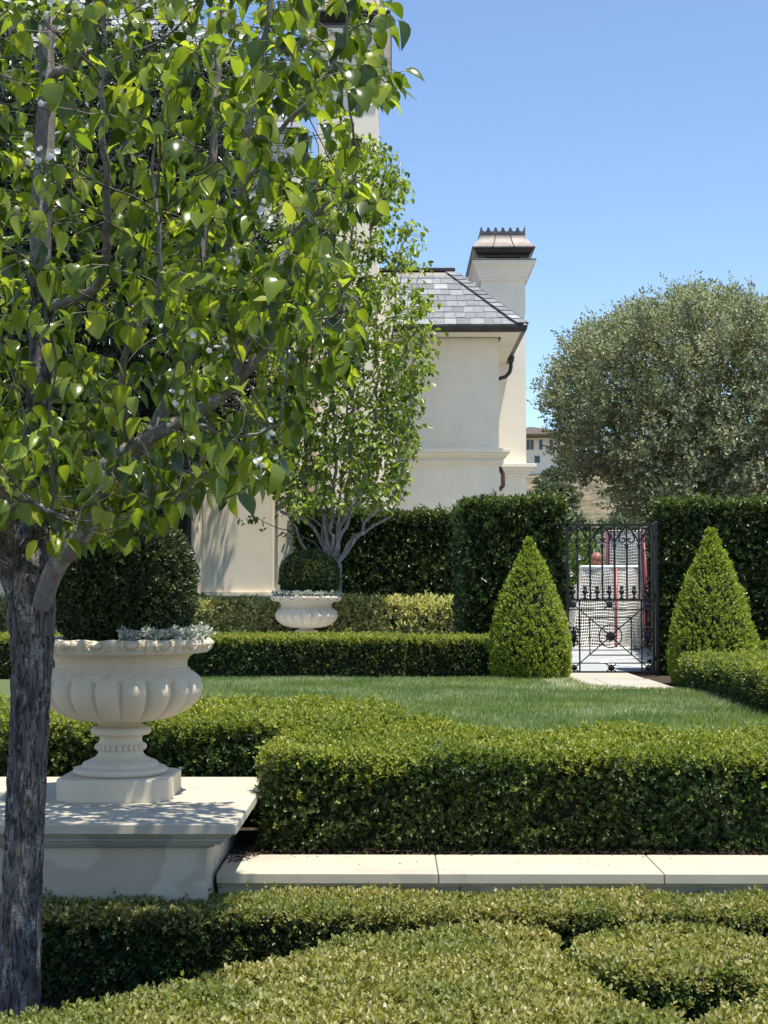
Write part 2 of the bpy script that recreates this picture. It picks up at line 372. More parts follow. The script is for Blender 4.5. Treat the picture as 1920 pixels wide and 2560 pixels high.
def shoots(mb, base, nrm, k, L, W, mat, reach=0.03, spread=0.6, up=0.25, jitter=1.0, tpl=T_SMALL):
    """k leaves in whorls round a short shoot leaving base along nrm"""
    n = len(base)
    if n == 0: return
    d = unit(nrm + spread * rng.standard_normal((n, 3)) * .6 + np.array([0, 0, up]))
    a = unit(np.cross(d, rng.standard_normal((n, 3)))); b = np.cross(d, a)
    t = np.tile(np.linspace(0.0, 1, k), (n, 1)) + rng.uniform(-.12, .12, (n, k))
    ph = np.arange(k) * 2.4 + rng.uniform(0, 6.28, (n, 1)) + rng.uniform(-.5, .5, (n, k))
    out = np.cos(ph)[..., None] * a[:, None] + np.sin(ph)[..., None] * b[:, None]
    op = (1.15 - .75 * np.clip(t, 0, 1))[..., None]
    D = unit(d[:, None] * (1 - op * .5) + out * op)
    Nn = unit(d[:, None] * 1.0 - out * .35 + .35 * jitter * rng.standard_normal((n, k, 3)))
    Pb = base[:, None] + d[:, None] * (t[..., None] * reach)
    s = rng.uniform(.65, 1.2, (n * k))
    leaves(mb, Pb.reshape(-1, 3), D.reshape(-1, 3), Nn.reshape(-1, 3), L * s, W * s, mat, tpl)

# hedges ------------------------------------------------------------
def area(poly): return 0.5 * sum(a[0]*b[1]-b[0]*a[1] for a, b in zip(poly, poly[1:] + poly[:1]))
def ccw(poly):
    poly = [(float(p[0]), float(p[1])) for p in poly]
    return poly if area(poly) > 0 else poly[::-1]
def inset(poly, d):
    n = len(poly); out = []
    for i in range(n):
        p0, p1, p2 = (np.array(poly[i-1]), np.array(poly[i]), np.array(poly[(i+1) % n]))
        e1 = (p1 - p0) / (np.linalg.norm(p1 - p0) + 1e-9); e2 = (p2 - p1) / (np.linalg.norm(p2 - p1) + 1e-9)
        n1 = np.array([-e1[1], e1[0]]); n2 = np.array([-e2[1], e2[0]]); m = n1 + n2
        m = m / max(0.35, m.dot(m) / 2) ; out.append(tuple(p1 + m * d / 1.0 * (1.0 if m.dot(m) else 1)))
    return out
def inside(poly, x, y):
    c = np.zeros(len(x), bool); n = len(poly)
    for i in range(n):
        x0, y0 = poly[i]; x1, y1 = poly[(i+1) % n]
        m = ((y0 > y) != (y1 > y)); xx = (x1 - x0) * (y - y0) / ((y1 - y0) if y1 != y0 else 1e-9) + x0
        c ^= m & (x < xx)
    return c
def edgedist(poly, x, y):
    best = np.full(len(x), 1e9); nx = np.zeros(len(x)); ny = np.zeros(len(x)); n = len(poly)
    for i in range(n):
        a = np.array(poly[i]); b = np.array(poly[(i+1) % n]); e = b - a; L2 = e.dot(e) + 1e-12
        t = np.clip(((x - a[0]) * e[0] + (y - a[1]) * e[1]) / L2, 0, 1)
        dx = x - (a[0] + t * e[0]); dy = y - (a[1] + t * e[1]); d = np.hypot(dx, dy); m = d < best
        best[m] = d[m]; q = np.array([e[1], -e[0]]) / math.sqrt(L2); nx[m] = q[0]; ny[m] = q[1]
    return best, nx, ny
def hedge(name, label, poly, z0, z1, side, top, L, W, dens_side, dens_top, seed=1, rad=0.07, amp=0.025, group=None,
          k=6, fresh=None, fresh_amt=0.0, cat='hedge', cull=True, core=0.06, ztop=None, topmix=0.12):
    """clipped hedge: a dark twiggy inside and leafy shoots all over its faces"""
    poly = ccw(poly); mb = MB(); n = len(poly)
    cp = inset(poly, core)
    zt = (lambda x, y: np.full(len(x), z1)) if ztop is None else ztop
    # inside body
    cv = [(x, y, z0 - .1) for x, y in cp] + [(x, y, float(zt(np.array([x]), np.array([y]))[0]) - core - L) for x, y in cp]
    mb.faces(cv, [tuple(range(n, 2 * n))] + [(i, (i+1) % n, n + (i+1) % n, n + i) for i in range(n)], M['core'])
    # side shoots
    E = [np.array(poly[(i+1) % n]) - np.array(poly[i]) for i in range(n)]
    A = []; mids = []
    for i in range(n):
        L_ = np.linalg.norm(E[i]); nr = np.array([E[i][1], -E[i][0]]) / (L_ + 1e-9); md = np.array(poly[i]) + E[i] / 2
        w = 1.0 if (not cull or nr.dot(-md) > -0.10 * np.linalg.norm(md)) else 0.22
        A.append(L_ * w)
    A = np.array(A); ns = int(A.sum() * (z1 - z0) * dens_side)
    ei = rng.choice(n, ns, p=A / A.sum()); t = rng.uniform(0, 1, ns)
    p0 = np.array(poly)[ei]; ee = np.array(E)[ei]; xy = p0 + ee * t[:, None]
    nr = np.stack([ee[:, 1], -ee[:, 0]], 1); nr /= np.linalg.norm(nr, axis=1)[:, None] + 1e-9
    tz = zt(xy[:, 0], xy[:, 1]); u = rng.uniform(0, 1, ns); z = z0 + (tz - z0) * u
    z = np.minimum(z, tz - L * .6)
    dz = np.clip(z - (tz - rad), 0, rad); ins = rad - np.sqrt(np.maximum(rad**2 - dz**2, 0)); upn = dz / rad
    nrm = np.stack([nr[:, 0], nr[:, 1], upn * .9], 1)
    pos = np.stack([xy[:, 0] - nr[:, 0] * ins, xy[:, 1] - nr[:, 1] * ins, z], 1)
    bulge = wob(pos, 7, seed) * amp + wob(pos, 22, seed + 9) * amp * .7
    depth = rng.uniform(0, 1, ns) ** 1.5 * core * .9
    pos = pos + nrm * (bulge - depth - L * .9)[:, None] - nr_pad(nr) * (.25 * (1 - u) ** 4 * .15)[:, None]
    gap = np.clip(wob(pos, 13, seed + 20) - .45, 0, .6) + np.clip(wob(pos * np.array([1, 1, .3]), 5, seed + 23) - .75, 0, .5)
    pos = pos - nrm * (gap * core * 1.1)[:, None]
    stray = rng.random(ns) < .012; pos[stray] += nrm[stray] * rng.uniform(.3, 1.6, stray.sum())[:, None] * L
    fr = (wob(pos, 2.6, seed + 3) > 1.0 - 1.2 * fresh_amt) & (rng.random(ns) < .8) if fresh else np.zeros(ns, bool)
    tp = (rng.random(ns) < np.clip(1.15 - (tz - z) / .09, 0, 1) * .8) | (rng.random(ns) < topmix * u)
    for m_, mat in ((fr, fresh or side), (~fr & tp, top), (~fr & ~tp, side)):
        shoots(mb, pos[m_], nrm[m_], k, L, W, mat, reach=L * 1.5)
    # top shoots
    xs = np.array([p[0] for p in poly]); ys = np.array([p[1] for p in poly])
    bb = (xs.max() - xs.min()) * (ys.max() - ys.min()); nt_ = int(bb * dens_top)
    x = rng.uniform(xs.min(), xs.max(), nt_); y = rng.uniform(ys.min(), ys.max(), nt_)
    m_ = inside(poly, x, y); x = x[m_]; y = y[m_]
    if cull:                              # thin out what lies far outside the picture
        px_, py_ = proj(np.stack([x, y, np.full(len(x), z1)], 1)); out_ = (px_ < -500) | (px_ > 2420) | (py_ > 2900)
        m_ = ~out_ | (rng.random(len(x)) < .25); x = x[m_]; y = y[m_]
    d, ex, ey = edgedist(poly, x, y)
    dd = np.clip(rad - d, 0, rad); drop = rad - np.sqrt(np.maximum(rad**2 - dd**2, 0))
    z = zt(x, y) - drop; pos = np.stack([x, y, z], 1)
    nrm = np.stack([ex * dd / rad * .8, ey * dd / rad * .8, np.ones(len(x))], 1)
    pos[:, 2] += wob(pos, 6, seed + 5) * amp + wob(pos, 20, seed + 7) * amp * .6 - rng.uniform(0, 1, len(x)) ** 1.7 * core * .95 - L * 1.1
    pos[:, 2] -= np.clip(wob(pos, 14, seed + 21) - .6, 0, .6) * core * .7
    stray = rng.random(len(x)) < .02; pos[stray, 2] += rng.uniform(.4, 2.0, stray.sum()) * L
    fr = (wob(pos, 2.2, seed + 6) > 1.1 - 1.2 * fresh_amt) & (rng.random(len(x)) < .75) if fresh else np.zeros(len(x), bool)
    shoots(mb, pos[fr], nrm[fr], k, L * 1.3, W * 1.3, fresh or top, reach=L * 2.0)
    shoots(mb, pos[~fr], nrm[~fr], k, L, W, top, reach=L * 1.4, up=.5)
    c = np.mean(np.array(poly), 0)
    o = mb.build(name, origin=(c[0], c[1], z0)); return tag(o, label, cat, group)
def nr_pad(nr): return np.concatenate([nr, np.zeros((len(nr), 1))], 1)

# ------------------------------------------------------------------ trees
class Skel:
    def __init__(s): s.p = []; s.par = []; s.minr = []
    def add(s, p, par, r=0): s.p.append(np.array(p, float)); s.par.append(par); s.minr.append(r); return len(s.p) - 1
    def path(s, pts, start=None, r0=0, r1=0, step=0.06, jit=0.004):
        """polyline of points; starts at the skeleton node nearest the first point unless start given"""
        pts = [np.array(p, float) for p in pts]; cur = start
        if cur is None and s.p: cur = int(np.argmin([np.linalg.norm(q - pts[0]) for q in s.p])); pts[0] = s.p[cur]
        # Catmull-Rom resample
        Q = [2 * pts[0] - pts[1]] + pts + [2 * pts[-1] - pts[-2]]; out = []
        for i in range(1, len(Q) - 2):
            n = max(2, int(np.linalg.norm(Q[i+1] - Q[i]) / step))
            for j in range(n):
                t = j / n; a, b, c, d = Q[i-1:i+3]
                out.append(.5 * ((2*b) + (-a + c)*t + (2*a - 5*b + 4*c - d)*t*t + (-a + 3*b - 3*c + d)*t**3))
        out.append(pts[-1]); ids = []
        for i, q in enumerate(out):
            if i == 0 and cur is not None: ids.append(cur); continue
            rr = r0 + (r1 - r0) * i / max(1, len(out) - 1)
            cur = s.add(q + jit * rng.standard_normal(3), -1 if cur is None else cur, rr); ids.append(cur)
        return ids
    def grow(s, att, step=0.08, di=0.9, dk=0.12, iters=70, up=0.15, jit=0.12, only_from=0):
        att = np.array(att); near = np.zeros(len(att), int); nd = np.full(len(att), 1e9); done = only_from
        seen = {}
        for it in range(iters):
            if len(att) == 0: break
            P_ = np.array(s.p[done:])
            if len(P_):
                D = np.linalg.norm(att[:, None] - P_[None], axis=2); j = D.argmin(1); d = D[np.arange(len(att)), j]
                m = d < nd; nd[m] = d[m]; near[m] = j[m] + done
            done = len(s.p)
            keep = nd > dk; att, near, nd = att[keep], near[keep], nd[keep]
            act = nd < di
            if not act.any():
                di *= 1.3
                if di > 6: break
                continue
            added = 0
            for k in np.unique(near[act]):
                m = act & (near == k); v = unit(att[m] - s.p[k]).sum(0); v = v / (np.linalg.norm(v) + 1e-9)
                if seen.get(k, 0) > 2: continue
                seen[k] = seen.get(k, 0) + 1
                v = v + np.array([0, 0, up]) + jit * rng.standard_normal(3)
                if s.par[k] >= 0: v = v + .5 * unit(s.p[k] - s.p[s.par[k]])
                v /= np.linalg.norm(v); s.add(s.p[k] + v * step, k); added += 1
            if not added: break
    def radii(s, tip=0.003, e=2.35):
        n = len(s.p); acc = np.zeros(n); r = np.zeros(n)
        # children always come after their parents
        for i in range(n - 1, -1, -1):
            r[i] = max(tip if acc[i] == 0 else acc[i] ** (1 / e), s.minr[i])
            if s.par[i] >= 0: acc[s.par[i]] += min(r[i], 1e9) ** e
        s.r = r; return r
    def chains(s):
        n = len(s.p); ch = [[] for _ in range(n)]
        for i, p in enumerate(s.par):
            if p >= 0: ch[p].append(i)
        out = []; stack = [(None, i) for i in range(n) if s.par[i] < 0]
        while stack:
            b, i = stack.pop(); c = ([b] if b is not None else []) + [i]
            while ch[i]:
                cs = sorted(ch[i], key=lambda k: -s.r[k]); stack += [(i, k) for k in cs[1:]]; i = cs[0]; c.append(i)
            out.append(c)
        return out
def wood(mb, sk, mat_limb, mat_twig, lim=0.009, rmin=0.0, barkm=None):
    P_ = np.array(sk.p)
    for c in sk.chains():
        if len(c) < 2: continue
        r = sk.r[c].copy()
        if r.max() < rmin: continue
        if len(c) > 1 and sk.par[c[1]] == c[0] and sk.par[c[0]] != -1: r[0] = min(r[0], r[1] * 1.15)
        sides = 14 if r[0] > .03 else (8 if r[0] > .009 else (5 if r[0] > .004 else 3))
        big = 0
        if r[0] > .049 and barkm is not None:
            big = int(np.argmax(r < .049)) if (r < .049).any() else len(r) - 1
            if big >= 1: mb.tube(P_[c[:big + 1]], r[:big + 1], barkm, 24, cap=False, jit=.03)
            c = c[big:]; r = r[big:]
            if len(c) < 2: continue
        mb.tube(P_[c], r, mat_limb if r[0] > lim else mat_twig, sides, cap=r[0] > .01, jit=.02 if r[0] > .02 else 0)

def tube_rough(mb, pts, rad, mat, sides=72, step=0.012, amp=0.006, seed=3):
    """trunk with furrowed bark in the mesh itself"""
    pts = np.array(pts, float); seg = np.linalg.norm(np.diff(pts, axis=0), axis=1); s_ = np.concatenate([[0], np.cumsum(seg)])
    n = int(s_[-1] / step); ss = np.linspace(0, s_[-1], n)
    c = np.stack([np.interp(ss, s_, pts[:, i]) for i in range(3)], 1); r = np.interp(ss, s_, rad)
    k = np.ones(9) / 9
    for i in range(3): c[:, i] = np.convolve(np.pad(c[:, i], 4, mode='edge'), k, 'valid')
    th = np.linspace(0, 2 * np.pi, sides, endpoint=False)
    dx = np.cos(th)[None]; dy = np.sin(th)[None]
    q = np.stack([np.repeat(dx * .09, n, 0), np.repeat(dy * .09, n, 0), np.repeat(ss[:, None], sides, 1)], -1)
    w = wob(q * np.array([1, 1, .22]), 70, seed) ; w2 = wob(q, 45, seed + 1); w3 = wob(q * np.array([1, 1, .5]), 18, seed + 2)
    plate = np.tanh(3.0 * w) * .55 + w2 * .35
    R_ = r[:, None] * (1 + .03 * w3) + amp * plate
    for zk, ak, rk in ((.62, -1.9, .05), (.98, -1.0, .06), (1.28, -2.2, .05), (.35, 0.1, .045)):
        zz = s_[-1] * zk / 1.6; d2 = ((ss[:, None] - zz) / rk) ** 2 + ((np.angle(np.exp(1j * (th[None] - ak)))) / .5) ** 2
        R_ = R_ + .010 * np.exp(-d2) - .013 * np.exp(-d2 * 5)
    v = np.stack([c[:, :1] + R_ * dx, c[:, 1:2] + R_ * dy, np.repeat(c[:, 2:], sides, 1)], -1).reshape(-1, 3)
    i = np.arange(n - 1)[:, None] * sides; j = np.arange(sides)[None]; j2 = (j + 1) % sides
    mb.raw(v, np.stack([i + j, i + j2, i + sides + j2, i + sides + j], -1).reshape(-1), np.full((n-1)*sides, 4), mat, True)

def hanging(mb, base, mat, L, tpl=T_BIG, droop=.8, wr=.62, petiole=True, away=None, spread=1.0, faceup=.5):
    """leaves on stalks that leave the twig and hang"""
    n = len(base)
    if n == 0: return
    a = rng.uniform(0, 6.28, n); o = np.stack([np.cos(a), np.sin(a), rng.uniform(-.3, .6, n)], 1) * spread
    if away is not None: o = o + .5 * away
    o = unit(o); s = rng.choice([.55, .8, 1.0, 1.12], n, p=[.15, .3, .35, .2]) * rng.uniform(.88, 1.1, n) * L
    pet = unit(o + np.array([0, 0, -.15])) * (s * .42)[:, None]
    b = base + pet
    D = unit(o * rng.uniform(.15, 1.2, n)[:, None] + np.array([0, 0, -droop]) * rng.uniform(.5, 1.3, n)[:, None])
    Nn = unit(o + np.array([0, 0, faceup]) + .55 * rng.standard_normal((n, 3)))
    leaves(mb, b, D, Nn, s, s * wr * rng.uniform(.75, 1.12, n) * 1.2, mat, tpl, rng.uniform(.3, 2.3, n))
    if petiole:
        w = .0016
        S = unit(np.cross(pet, np.array([0.3, 0.7, .2]))) * w
        v = np.stack([base - S, base + S, b + S * .7, b - S * .7], 1)
        loops = np.arange(4 * n); mb.raw(v.reshape(-1, 3), loops, np.full(n, 4), M['stem'])

def blossoms(mb, c, n=7, r=.03, s=.017):
    for q in c:
        b = q + rng.standard_normal((n, 3)) * r
        for p in b:
            d = unit(rng.standard_normal(3) + np.array([0, -.8, .4]))
            e = unit(np.cross(d, [0.1, .2, 1])); g = np.cross(d, e); a = np.arange(5) * 1.2566
            D = np.cos(a)[:, None] * e + np.sin(a)[:, None] * g + .25 * d
            leaves(mb, np.tile(p, (5, 1)), D, np.tile(d, (5, 1)), s * .55, s * .55, M['petal'], T_PETAL)
        mid = q - np.array([0, 0, .05])
        for p in b[:4]: mb.tube([mid, p], .0009, M['stem'], 3, cap=False)

# ---- the flowering pear in front ------------------------------------------------
TY = 6.35
def front_pear():
    base = P(50, 2545, TY); t = thing('pear_tree', 'large pear tree in front with furrowed grey trunk and big glossy hanging leaves', 'tree', (base.x, base.y, 0.0))
    sk = Skel()
    tr = [(38, 2640), (50, 2400), (60, 2100), (72, 1850), (80, 1650), (78, 1520), (72, 1440)]
    trp = [P(x, y, TY) for x, y in tr]; trp[0].z = -0.05
    mb = MB()
    rr = [.100, .090, .083, .082, .088, .104, .106]
    tube_rough(mb, trp + [P(76, 1400, TY + .02), P(82, 1350, TY + .05), P(88, 1290, TY + .08), P(93, 1200, TY + .09)], rr + [.088, .070, .058, .048], M['bark'])
    mb.build('trunk', t)
    sk.path([P(72, 1500, TY), P(72, 1440, TY)], r0=.08, r1=.08)
    L = [
     ([(70,1540,6.35),(45,1460,6.33),(18,1390,6.3),(-5,1310,6.2),(-30,1200,6.1),(-45,1000,6.0),(-60,700,5.9),(-90,300,5.8),(-120,-100,5.8)], .070, .022),
     ([(75,1440,6.35),(84,1330,6.42),(92,1180,6.45),(98,980,6.45),(105,800,6.45),(100,560,6.4),(112,350,6.4),(118,120,6.4),(112,-150,6.4),(110,-500,6.4)], .066, .02),
     ([(78,1600,6.35),(94,1525,6.31),(116,1462,6.28),(146,1408,6.25),(200,1345,6.2),(232,1262,6.18),(265,1160,6.15),(330,1118,6.12),(385,1091,6.1),(464,1048,6.1),(550,990,6.08),(610,930,6.05),(660,870,6.05)], .050, .018),
     ([(258,1190,6.15),(300,1190,6.3),(350,1130,6.4),(395,1060,6.45),(440,960,6.5),(480,830,6.5),(500,650,6.5),(530,420,6.5),(545,150,6.5),(560,-150,6.5)], .033, .010),
     ([(550,990,6.08),(600,905,6.0),(640,800,5.95),(690,700,5.9),(720,600,5.9),(800,520,5.85),(880,450,5.8)], .022, .005),
     ([(480,830,6.5),(560,640,6.3),(585,540,6.2),(610,400,6.15),(630,270,6.1),(655,140,6.1),(676,0,6.05),(690,-250,6.05)], .025, .009),
     ([(600,470,6.2),(700,330,6.1),(790,230,6.0),(850,120,5.95),(880,0,5.9),(900,-150,5.9)], .012, .005),
     ([(60,1330,6.2),(30,1260,6.0),(-10,1170,5.8),(-60,1060,5.6)], .03, .012),
     ([(105,760,6.45),(180,752,6.3),(240,722,6.1),(262,640,5.9),(270,480,5.75),(255,300,5.6),(262,60,5.5)], .026, .008),
     ([(100,300,6.4),(130,190,6.3),(190,160,6.1),(240,60,5.9),(300,-100,5.8)], .026, .008),
     ([(110,350,6.4),(200,330,6.6),(290,250,6.8),(330,90,7.0),(360,-150,7.0)], .022, .008),
     ([(310,1120,6.12),(305,1000,5.95),(308,900,5.85),(335,840,5.75),(390,760,5.65),(400,600,5.55),(380,420,5.5)], .019, .005),
     ([(464,1048,6.1),(560,1085,5.8),(640,1085,5.6),(700,1060,5.45)], .010, .004),
     ([(350,1130,6.4),(420,1160,6.1),(520,1190,5.9),(600,1180,5.7)], .010, .004),
     ([(200,1345,6.2),(260,1310,5.9),(340,1280,5.6),(420,1262,5.4),(470,1230,5.3)], .011, .004),
     ([(660,870,6.05),(740,820,5.9),(830,790,5.8),(900,770,5.7)], .010, .004),
     ([(30,1260,6.0),(60,1240,5.6),(110,1270,5.3),(180,1300,5.15)], .010, .004),
    ]
    for pts, r0, r1 in L: sk.path([P(x, y, d) for x, y, d in pts], r0=r0, r1=r1, step=.05)
    # crown space, its right and lower outline uneven
    bx = np.array([-400,0,100,200,300,400,500,600,700,740,850,900,960,985,1000]); by = np.array([1250,1330,1430,1440,1430,1360,1310,1320,1265,1160,1050,1000,940,860,780])
    rx_y = np.array([-900,-300,0,60,200,330,420,520,600,640,700,780,830,900,960]); rx = np.array([700,900,1000,1022,1030,985,960,975,905,885,905,945,955,935,800])
    att = []
    axis = P(150, 500, 6.3)
    while len(att) < 3300:
        q = rng.uniform([-3.4, 4.55, 1.95], [.35, 8.0, 5.9], (6000, 3))
        e = ((q[:, 0] - axis.x) / 1.95) ** 2 + ((q[:, 1] - 6.25) / 1.65) ** 2 + ((q[:, 2] - 3.6) / 2.5) ** 2
        X, Y = proj(q); ok = (e < 1) & (X < np.interp(Y, rx_y, rx) - 35 + 20 * wob(q, 6, 5)) & (Y < np.interp(X, bx, by) - 75 + 30 * wob(q, 7, 6)) & (X > -900)
        ok &= (Y > -1400) & ((Y > -250) | (rng.random(len(q)) < .5))
        ok &= (e > .12) | (rng.random(len(q)) < .3); ok &= wob(q, 4.2, 77) > -.55
        att += list(q[ok])
    att = att[:3300]; n0 = len(att)
    while len(att) < n0 + 500:
        q = np.array([P(a_, b_, c_) for a_, b_, c_ in zip(rng.uniform(40, 960, 400), rng.uniform(640, 1340, 400), rng.uniform(5.0, 6.6, 400))]); X, Y = proj(q)
        ok = (X < np.interp(Y, rx_y, rx) - 30 + 15 * wob(q, 6, 5)) & (Y < np.interp(X, bx, by) - 70 + 20 * wob(q, 7, 6)) & ((X > 420) | (Y > 1050)); att += list(q[ok])
    for _ in range(170):
        X0 = rng.uniform(10, 390); att.append(np.array(P(X0, rng.uniform(1240, np.interp(X0, [0, 150, 260, 400], [1330, 1375, 1360, 1290])), rng.uniform(5.0, 5.7))))
    sk.grow(att, step=.065, di=.8, dk=.085, iters=75, up=.22)
    sk.radii(.0021, 2.55)
    wb = MB(); wood(wb, sk, M['limb'], M['twig_bark'], barkm=M['bark']); wb.build('branches', t)
    P_ = np.array(sk.p); r = sk.r; par = np.array(sk.par)
    thin = np.where((r < .0048) & (par >= 0))[0]
    tips = np.setdiff1d(np.arange(len(P_)), par); 
    X, Y = proj(P_); vis = (X > -250) & (Y > -350)
    offs = (X < -250) | (Y < -350)
    def ok_leaf(ii): return ii[vis[ii] | (offs[ii] & (rng.random(len(ii)) < .35))]
    lp = np.array([P(x, y, 6) for x, y in ((150,1410),(232,1262),(265,1160),(385,1091),(464,1048),(550,990),(610,930),(660,870))]); lx, ly = proj(lp)
    fx = np.interp(np.linspace(0, 7, 60), range(8), lx); fy = np.interp(np.linspace(0, 7, 60), range(8), ly)
    near_limb = (np.hypot(X[:, None] - fx, Y[:, None] + 45 - fy).min(1) < 75) & (P_[:, 1] < 6.15)
    vis &= ~(near_limb & (rng.random(len(P_)) < .5)); vis_all = rng.random(len(P_)) >= near_limb * .8
    lb = MB()
    a = ok_leaf(thin); a = a[(rng.random(len(a)) < .62) & ((P_[a, 1] > 5.6) | (rng.random(len(a)) < .6))]; hanging(lb, P_[a] + .01 * rng.standard_normal((len(a), 3)), M['pear'], .087)
    b = ok_leaf(np.repeat(tips, 3)); b = b[(P_[b, 1] > 5.6) | (rng.random(len(b)) < .6)]; hanging(lb, P_[b] + .015 * rng.standard_normal((len(b), 3)), M['pear'], .091)
    sel = tips[(wob(P_[tips], 3, 21) > .25)]; c = ok_leaf(np.repeat(sel, 3))
    hanging(lb, P_[c] + np.array([0, 0, .02]) + .012 * rng.standard_normal((len(c), 3)), M['pear_young'], .082, droop=.35, wr=.5, faceup=.8)
    lb.build('leaves', t)
    print('front leaves', len(a) + len(b) + len(c), 'nodes', len(P_))
    fb = MB(); spots = [(70,45),(120,20),(110,70),(215,35),(80,360),(110,390),(95,330),(200,110),(455,60),(500,100),(540,30),(420,1015),(440,1030),(640,570),(670,590),(650,605),(500,880),(690,1130),(705,1160),(560,900),(10,45),(350,60),(600,640)]
    pts = []
    for x, y in spots:
        m = (np.hypot(X - x, Y - y) < 90) & (r < .006)
        if m.any():
            ii = np.where(m)[0]; k = ii[np.argmin(P_[ii, 1] + np.hypot(X[ii] - x, Y[ii] - y) * .01)]; pts.append(P_[k] + np.array([0, -.05, .02]))
    blossoms(fb, pts, 6, .022, .022); fb.build('blossoms', t)
    return t
front_pear()

# ---- slender pear by the house -----------------------------------------------------
def back_pear():
    D0 = 22.0; b = P(830, 1470, D0); t = thing('pear_tree', 'slender many-stemmed pear tree with upright branches behind the farther stone urn', 'tree', (b.x, b.y, 1.0))
    sk = Skel(); sk.path([(b.x, b.y, .95), P(832, 1440, D0), P(832, 1410, D0)], r0=.15, r1=.13, step=.1)
    S = [[(826,1420),(815,1330),(800,1250),(812,1100),(845,900),(868,700),(880,500)], [(838,1415),(850,1320),(872,1200),(880,1000),(905,850),(920,650),(930,500)],
         [(822,1430),(795,1340),(745,1290),(700,1270),(690,1100),(700,900),(740,700)], [(845,1420),(890,1350),(930,1290),(990,1230),(1020,1120),(1030,950),(1040,780)],
         [(832,1410),(830,1300),(838,1150),(830,950),(815,750),(800,550)], [(842,1418),(870,1360),(905,1330),(960,1300),(1010,1240)],
         [(820,1425),(770,1380),(730,1300),(715,1260)], [(838,1412),(862,1300),(920,1180),(960,1000),(985,820),(990,650)], [(826,1415),(790,1360),(700,1320),(620,1290)], [(828,1420),(822,1330),(785,1200),(760,1000),(755,800)], [(836,1415),(846,1300),(855,1150),(885,900),(895,700)], [(834,1418),(856,1330),(900,1230),(935,1080),(945,880)], [(824,1420),(806,1340),(770,1240),(735,1130),(722,950)]]
    for i, s_ in enumerate(S[:8] + S[9:] + [S[8]]):
        d = rng.uniform(-.6, .6); n = len(s_)
        sk.path([P(x, y, D0 + d * j / n) for j, (x, y) in enumerate(s_)], r0=(.032 if i < 8 else .022) if i != 12 else .014, r1=.010 if i != 12 else .005, step=.12, jit=.02)
    yy = np.array([330,400,480,600,700,780,900,980,1060,1150,1230,1290]); xr = np.array([930,990,1020,1050,1078,1095,1085,1050,1045,1050,1020,960]); xl = np.array([880,800,740,700,680,660,650,650,640,660,690,740])
    att = []
    while len(att) < 2300:
        q = rng.uniform([-2.4, D0 - 1.25, 2.6], [.9, D0 + 1.25, 9.1], (6000, 3)); X, Y = proj(q)
        w = 22 * wob(q, 3.2, 8); m = (X < np.interp(Y, yy, xr) - 8 + w) & (X > np.interp(Y, yy, xl) + w) & (Y > 340 + w) & (Y < 1290) & (wob(q, 2.1, 31) > -.35)
        m &= rng.random(len(q)) < np.interp(Y, [400, 1000, 1290], [1, 1, .7])
        att += list(q[m])
    sk.grow(att[:2300], step=.13, di=1.2, dk=.17, iters=60, up=.45, jit=.15); sk.radii(.0048, 2.6)
    wb = MB(); wood(wb, sk, M['limb'], M['twig_bark'], .02); wb.build('branches', t)
    P_ = np.array(sk.p); thin = np.where(sk.r < .011)[0]; tips = np.setdiff1d(np.arange(len(P_)), sk.par)
    ii = np.concatenate([np.repeat(thin, 5), np.repeat(tips, 8)]); lb = MB(); ii = ii[rng.random(len(ii)) < np.clip(.85 + .7 * wob(P_[ii], 4.5, 91), .15, 1)]
    hanging(lb, P_[ii] + .06 * rng.standard_normal((len(ii), 3)), M['pear_far'], .100, T_SMALL, petiole=False, wr=.6, droop=.6)
    lb.build('leaves', t); print('back pear', len(ii))
    fb = MB(); k = rng.choice(thin, 45); blossoms(fb, P_[k], 3, .05, .045); fb.build('blossoms', t)
back_pear()

def bushy(name, label, cat, base, att_fn, natt, mat, leafL, nleaf, stems, step=.3, dk=.4, di=2.5, tip=.012, cl=.16, wr=.45, group=None, trunk_r=.15, lim=.02, vis_only=False):
    t = thing(name, label, cat, base, group); sk = Skel()
    for s_ in stems: sk.path(s_, start=None, r0=trunk_r, r1=trunk_r * .4, step=step * .8, jit=.02)
    att = []
    while len(att) < natt: att += list(att_fn(6000))
    sk.grow(att[:natt], step=step, di=di, dk=dk, iters=60, up=.1, jit=.2); sk.radii(tip, 2.4)
    wb = MB(); wood(wb, sk, M['limb'], M['twig_bark'], lim); wb.build('branches', t)
    P_ = np.array(sk.p); thin = np.where(sk.r < tip * 2.2)[0]; ii = rng.choice(thin, nleaf // 5)
    # leafy sprigs, each a tight cluster pointing its own way
    lb = MB(); b = P_[ii] + cl * rng.standard_normal((len(ii), 3)); c = P_.mean(0)
    shoots(lb, b, unit(b - c) + .3 * rng.standard_normal(b.shape), 5, leafL, leafL * wr, mat, reach=leafL * 1.6, up=.4)
    lb.build('leaves', t); return t

